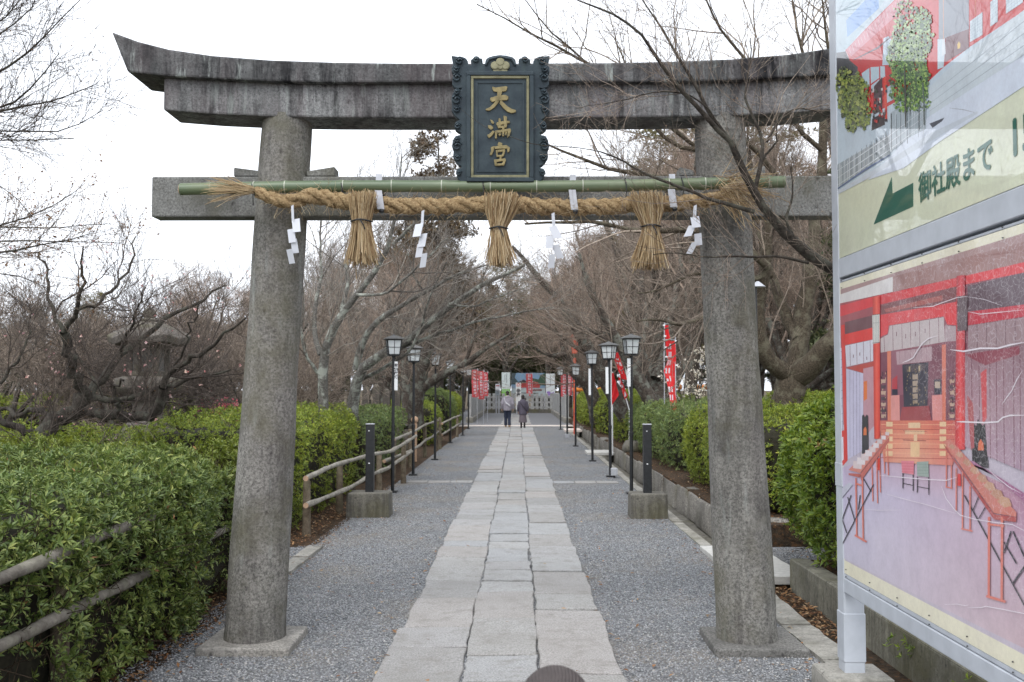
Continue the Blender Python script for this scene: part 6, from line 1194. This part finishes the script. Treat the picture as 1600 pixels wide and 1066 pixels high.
regroup(tall, [(4.6,53,1.05),(4.4,58,1.1),(4.3,63,1.1),(-4.6,52,.9),(-4.4,57,.95),(-4.2,62,1.0),(-4.8,48,.9)], 'bare brown tree rising beside the stone side walls', 'bare trees beside the side walls')
regroup(tall+lowt, [(5.2,31,1.0),(4.9,37,1.0),(5.6,43,1.15),(5.0,49,1.1),(7.5,28,1.15),(8.2,34,1.2),(9.5,40,1.25),(8,46,1.3),(11.5,31,1.2),(13,37,1.3),(14,44,1.35),(11,52,1.4),(7,56,1.3),(17,34,1.25),(18,42,1.4),(16,52,1.5),(22,40,1.4),(24,50,1.5),(10,22,.95),(13.5,24,1.05),(6.6,39,1.15),(9.8,34,1.2),(7.2,50,1.3),(12,45,1.35),(15.5,40,1.3),(7.4,33,1.0)], 'bare brown tree in the dense wood right of the path', GR)
regroup(tall, [(-6,74,1.15),(-2.5,80,1.05),(3.5,78,1.0),(7,73,1.25),(11,78,1.5),(-10,72,1.2),(-14,78,1.25),(0.5,88,1.1),(-4,70,.95),(-1.2,73,.8),(1.8,72,.85),(4.4,70,1.0),(-8,76,1.15),(9,75,1.3),(-3,85,1.1),(2.5,84,1.15),(15,72,1.6),(19,80,1.7),(-19,74,1.1)], 'bare brown tree beyond the far stone fence and billboards', GF)
regroup(plums, [(-6.2,15.5,1),(-9,17.5,1.05),(-7.2,19.5,1.1),(-11.5,20,1.1),(-10,14,.95),(-4.6,20,1.05),(-13.5,17,1.1),(-5.8,23,1.15),(-16,22,1.2),(-12,25,1.2),(-8,22,1.1),(-3.9,17.5,.9)], 'small bare plum tree in the orchard behind the left hedges', GPL)
drop(tall+lowt+plums)
ev = [ever_tree('e',12,3.0,'leaf_brownish',GE,.6,7000,.2),ever_tree('e',12,3.6,'leaf_olive',GE,.3,7000,.2),ever_tree('e',11,3.4,'leaf_evergreen',GE,.3,7000,.2)]
regroup(ev[:1], [(-4.4,54,1.32),(-6.8,60,1.2)], 'tall brownish conifer seen between the gate beams left of the plaque', GE)
regroup(ev[1:2], [(9.5,66,1.5),(13,62,1.45),(17,66,1.55)], 'olive-brown evergreen on the skyline seen between the gate beams at right', GE)
regroup(ev[2:3], [(9.2,26,.62),(12,28,.72)], 'green evergreen behind the thick old tree at right', GE)
regroup(ev, [(-9,84,1.05),(-15,88,.95),(-22,82,.8),(-29,88,.8),(-36,84,.75),(-44,90,.75),(-52,86,.7),(8,92,1.3),(14,88,1.45),(20,92,1.5),(27,86,1.5),(34,90,1.5),(-4.5,92,1.0),(3,95,.95),(42,88,1.5),(-2.5,90,.95),(1.5,93,.9),(5,90,1.0),(-6.5,87,1.05),(-1,97,1.05),(-9,95,1.1),(11,97,1.4),(17,98,1.5)], 'evergreen in the far tree line on the horizon', GE)
regroup(ev[2:3], [(-4.2,74,.52),(-1.6,77,.5),(-5.6,72,.5),(2.6,77,.5),(5.2,73,.55),(.6,78,.48),(-8,71,.5),(8,71,.5),(-3,77,.6),(1.6,79,.62),(4,77,.55),(-2,82,.8),(.4,84,.75),(2.6,82,.8),(-4.6,80,.8),(5.4,80,.8),(7,78,.75),(-7,77,.75),(-10,74,.6),(10.5,76,.7)]+[(x,66+((x*7)%5)*2,.5+.05*((x*3)%4)) for x in range(13,46,3)]+[(-x,58+((x*7)%5)*2,.38+.05*((x*3)%4)) for x in range(12,50,3)]+[(9,40,.3),(12.5,38,.33),(16,44,.36),(20,42,.36),(24,46,.4)], 'dark low evergreen directly behind the far stone fence and billboards', 'dark evergreens behind the stone fence')
drop(ev)
# --- blossoming shrubs
def blossom_tree(lab, x, y, H, mat, n, grp=None):
    t = thing('blossoming_tree', lab, 'plum tree', (x,y,0)); A = limb_pts([(x,y,0),(x+.05,y,H*.2),(x,y,H*.4)],14,.01)[None]; Rd = np.linspace(.05,.035,14)[None]
    L1 = spawn(A,Rd,9,(H*.4,H*.65),(.3,.8),.3,.12,7,.016,.7,.5,fade=.2); L2 = spawn(*L1,70,(H*.15,H*.35),(.4,1),.25,.12,5,.01); L3 = spawn(*L2,240,(.1,.35),(.4,1),.15,.12,3,.008)
    tubes_mesh('trunk',[(A,Rd,8),(L1[0],L1[1],6)],6,M['bark_dark'],t); tubes_mesh('crown',[(L2[0],L2[1],3),(L3[0],L3[1],3)],3,M['twig_dark'],t); dots('blossom',np.concatenate([L3[0]]),n,.034,M[mat],t,.1,5,.02); return t
p = P(1082,600,20.5); blossom_tree('small plum tree in white blossom right of the tall twisted banner', p.x, 20.5, 2.9, 'blossom_white', 420)
p = P(352,640,19); blossom_tree('small magenta plum in blossom just left of the left gate column', p.x, 19, 1.9, 'blossom_pink', 700)
# ================================================================= PEOPLE
def solid(name, mb, mat, parent, vox=.012, smooth_it=6):
    me = bpy.data.meshes.new('tmp'); me.from_pydata([tuple(v) for v in mb.v], [], mb.f); o = bpy.data.objects.new('tmp', me); COL.objects.link(o)
    m = o.modifiers.new('r', 'REMESH'); m.mode = 'VOXEL'; m.voxel_size = vox; s = o.modifiers.new('s', 'SMOOTH'); s.iterations = smooth_it; s.factor = .5
    dg = bpy.context.evaluated_depsgraph_get(); dg.update(); nm = bpy.data.meshes.new_from_object(o.evaluated_get(dg)); bpy.data.objects.remove(o); bpy.data.meshes.remove(me)
    base = off(parent)
    for v in nm.vertices: v.co -= base
    nm.polygons.foreach_set('use_smooth', [True]*len(nm.polygons)); nm.name = name
    nm.materials.clear(); return link_mesh(name, nm, mat, parent)
plain('skin', (.5,.33,.25), .6, .06, 20); plain('hair_dark', (.028,.024,.022), .6, .3, 60); plain('jacket_lavender', (.3,.28,.32), .85, .15, 18); plain('jeans', (.028,.035,.06), .85, .2, 40); plain('coat_plum', (.085,.075,.1), .8, .2, 22); plain('skirt_grey', (.13,.11,.125), .9, .35, 60); plain('stocking', (.02,.018,.02), .8, .2, 30); plain('shoe_tan', (.34,.24,.16), .7, .15, 20); plain('bag_white', (.62,.62,.66), .7, .08, 15); n_ = NT('beanie'); wv = n_.n('ShaderNodeTexWave'); wv.inputs['Scale'].default_value = 46; wv.inputs['Distortion'].default_value = 2.5; n_.l(n_.tc, wv.inputs['Vector']); n_.bump(wv.outputs[1], .6, .006); M['beanie'] = n_.end(n_.mix(n_.noise(30,4,.7), (.055,.047,.046), (.115,.098,.094)), .85, .2); plain('eye_dark', (.02,.015,.012), .3, .1, 10)
def person(lab, x, y, S, yaw, kind, z0=.02, stride=.0):
    """S = standing height; the figure faces +y before the turn by yaw"""
    t = thing('person', lab, 'person', (x,y,z0)); h = S
    ca, sa = math.cos(yaw), math.sin(yaw)
    def W(px, py, pz): px, py, pz = px*h, py*h, pz*h; return Vector((x+px*ca-py*sa, y+px*sa+py*ca, z0+pz))
    fl = .85 if kind == 'woman' else 1; sh = .112*fl; hip = .05
    J = dict(hl=(-hip,0,.5),hr=(hip,0,.5),kl=(-.05,.03+stride*.2,.27),kr=(.05,.02-stride*.15,.27),al=(-.05,.0+stride,.035),ar=(.05,-.01-stride,.035),sl=(-sh,-.005,.80),sr=(sh,-.005,.80),el=(-.15*fl,-.03,.64),er=(.15*fl,-.03,.64),wl=(-.155*fl,.03,.50),wr=(.155*fl,.03,.50))
    if kind == 'woman': J['el'] = (-.145,-.02,.63); J['wl'] = (-.14,.05,.5); J['er'] = (.15,-.02,.63)
    g = {k: W(*v) for k, v in J.items()}; b = MB()
    def ell(z, wx, wy, dy=0, n=18): return [W(wx*math.cos(2*math.pi*j/n), dy+wy*math.sin(2*math.pi*j/n), z) for j in range(n)]
    b.rings([ell(.46,.075,.06),ell(.53,.092,.066),ell(.6,.082,.06),ell(.7,.095,.064),ell(.78,.11,.06),ell(.82,.085,.048),ell(.845,.04,.036),ell(.88,.033,.036)])
    for s in 'lr':
        b.tube([g['h'+s], g['k'+s], g['a'+s]], [.055*h,.036*h,.024*h], 12); b.tube([g['a'+s]+Vector((0,0,-.006*h)), g['a'+s]+W(0,.085,-.012)-W(0,0,0)], [.026*h,.018*h], 10)
        b.tube([g['s'+s], g['e'+s], g['w'+s]], [.033*h,.026*h,.018*h], 10)
        sgn = -1 if s == 'l' else 1; wd = g['w'+s]; pm = wd+(W(0,.012,-.045)-W(0,0,0)); b.tube([wd, pm], [.016*h,.020*h], 8)
        for q in range(4): o_ = W((q-1.5)*.0085*0, (q-1.5)*.009, 0)-W(0,0,0); ln = (.036,.042,.04,.03)[q]; p1 = pm+o_; p2 = p1+(W(-sgn*.004,.004,-ln*.6)-W(0,0,0)); b.tube([p1, p2, p2+(W(-sgn*.010,.004,-ln*.5)-W(0,0,0))], [.0055*h,.005*h,.004*h], 6)
        b.tube([wd+(W(0,.012,-.015)-W(0,0,0)), wd+(W(-sgn*.006,.03,-.035)-W(0,0,0)), wd+(W(-sgn*.006,.034,-.055)-W(0,0,0))], [.008*h,.006*h,.0045*h], 6)
    hc = W(0,.012,.935); b.ball(hc, (.046*h,.056*h,.065*h), 18); b.ball(W(0,.03,.905), (.034*h,.036*h,.034*h), 12); b.tube([W(0,.066,.94), W(0,.078,.922)], [.006*h,.011*h], 8)
    for s in (-1,1): b.ball(W(s*.047,.01,.93), (.008*h,.014*h,.02*h), 8)
    b.ball(W(0,.062,.893), (.016*h,.006*h,.006*h), 8)
    solid('body', b, M['skin'], t, .0075 if h > 1.2 else .006, 3)
    for s in (-1,1): MB().ball(W(s*.019,.061,.938), .006*h, 8).build('eye', M['eye_dark'], t)
    def sleeve(b, s, r0, r1): b.tube([g['s'+s]+Vector((0,0,.01)), g['e'+s], g['w'+s]+(g['e'+s]-g['w'+s])*.06], [r0*h,r0*.88*h,r1*h], 12)
    def legs(b, r0, r1, to=.05):
        for s in 'lr': a = g['k'+s].lerp(g['a'+s], 1-to); b.tube([g['h'+s]+Vector((0,0,.02*h)), g['k'+s], a], [r0*h,r0*.78*h,r1*h], 14)
    def shoes(mat, hi=0):
        for s in 'lr':
            b = MB(); a = g['a'+s]; b.tube([a+(W(0,-.022,-.014)-W(0,0,0)), a+(W(0,.03,-.016)-W(0,0,0)), a+(W(0,.092,-.02)-W(0,0,0))], [.026*h,.03*h,.018*h], 12); b.tube([a+Vector((0,0,-.01*h)), a+Vector((0,0,.03*h+hi*h))], [.03*h,.03*h], 12); solid('shoe', b, M[mat], t, .009, 3)
    if kind == 'man':
        b = MB(); b.rings([ell(.455,.112,.085,-.002),ell(.5,.118,.088,-.004),ell(.6,.115,.085,-.008),ell(.72,.122,.084,-.012),ell(.79,.124,.075,-.012),ell(.835,.095,.06,-.01),ell(.862,.055,.05,-.005)]); sleeve(b,'l',.046,.034); sleeve(b,'r',.046,.034); b.ball(W(0,-.05,.835),(.075*h,.04*h,.04*h),12); b.tube([W(-.06,-.035,.84),W(0,-.065,.80),W(.06,-.035,.84)],[.025*h]*3,10); solid('jacket', b, M['jacket_lavender'], t, .011, 5)
        b = MB(); legs(b,.06,.044); b.rings([ell(.44,.08,.07),ell(.5,.094,.07),ell(.53,.09,.068)]); solid('trousers', b, M['jeans'], t, .011, 4); shoes('shoe_tan')
        b = MB(); b.ball(W(0,.0,.955), (.051*h,.062*h,.056*h), 16); b.ball(W(0,-.018,.925), (.046*h,.046*h,.05*h), 12); solid('hair', b, M['hair_dark'], t, .008, 3)
        b = MB(); b.rings([[W(.0+px_,-.103+q,.62+pz_) for px_,pz_ in ((-.062,.045),(.06,-.045),(.075,-.012),(-.048,.08))] for q in (-.025,.02)]); bag = b.build('shoulder_bag', M['bag_white'], t, bevel=.012, seg=2); b = MB(); b.tube([W(-.055,-.105,.69),W(-.09,-.075,.78),W(-.075,0,.845),W(-.02,.078,.76),W(.07,.092,.62),W(.122,.0,.58),W(.065,-.1,.585)],[.008*h]*7,6); b.build('strap', M['bag_white'], bag)
    elif kind == 'woman':
        b = MB(); b.rings([ell(.40,.125,.095),ell(.46,.125,.095,-.004),ell(.56,.11,.082,-.008),ell(.62,.107,.08,-.01),ell(.72,.115,.082,-.014),ell(.79,.11,.074,-.014),ell(.84,.08,.056,-.01),ell(.875,.05,.05,-.004)]); sleeve(b,'l',.044,.034); sleeve(b,'r',.044,.034); solid('coat', b, M['coat_plum'], t, .011, 5)
        b = MB(); b.rings([ell(.17,.13,.105),ell(.25,.118,.095),ell(.36,.105,.085),ell(.47,.095,.075)], cap=True); solid('skirt', b, M['skirt_grey'], t, .011, 4)
        b = MB()
        for s in 'lr': b.tube([g['k'+s]+Vector((0,0,.05)), g['a'+s]], [.036*h,.026*h], 12)
        solid('stockings', b, M['stocking'], t, .009, 2); shoes('stocking')
        b = MB(); b.ball(W(0,.0,.952), (.053*h,.064*h,.058*h), 16); b.ball(W(0,-.02,.915), (.05*h,.046*h,.05*h), 12); solid('hair', b, M['hair_dark'], t, .008, 3)
        b = MB(); b.tube([W(-.085,.02,.85),W(-.07,-.085,.76),W(.0,-.108,.66),(W(.085,-.09,.56)),W(.12,-.02,.5)],[.008*h]*5,6); b.build('bag_strap', M['stocking'], t)
    else:
        b = MB(); b.rings([ell(.45,.112,.085),ell(.6,.115,.085),ell(.75,.122,.082),ell(.82,.1,.062),ell(.86,.055,.05)]); sleeve(b,'l',.046,.034); sleeve(b,'r',.046,.034); solid('jacket', b, M['coat_plum'], t, .01, 4)
        b = MB(); legs(b,.06,.044); b.rings([ell(.44,.08,.07),ell(.5,.094,.07)]); solid('trousers', b, M['jeans'], t, .01, 4); shoes('stocking')
        b = MB(); b.ball(W(0,.008,.955), (.066*h,.074*h,.062*h), 20); b.tube([W(0,.008,.925),W(0,.008,.945)],[.07*h,.07*h],20); solid('knit_hat', b, M['beanie'], t, .006, 3)
    return t
pm, pw = P(793,668,42.2), P(817,669,41.2)
person('person in pale lavender jacket and dark jeans with white shoulder bag, walking away', pm.x, 42.2, 1.52, .02, 'man', .02, .035)
person('person in a dark plum coat and grey skirt walking away beside the companion in lavender', pw.x, 41.2, 1.36, -.03, 'woman', .02, .03)
pc = P(868,1056,1.98)
person('person in grey-brown knit hat standing on the near end of the path', pc.x, 1.98, 1.085, 0, 'child', 0)
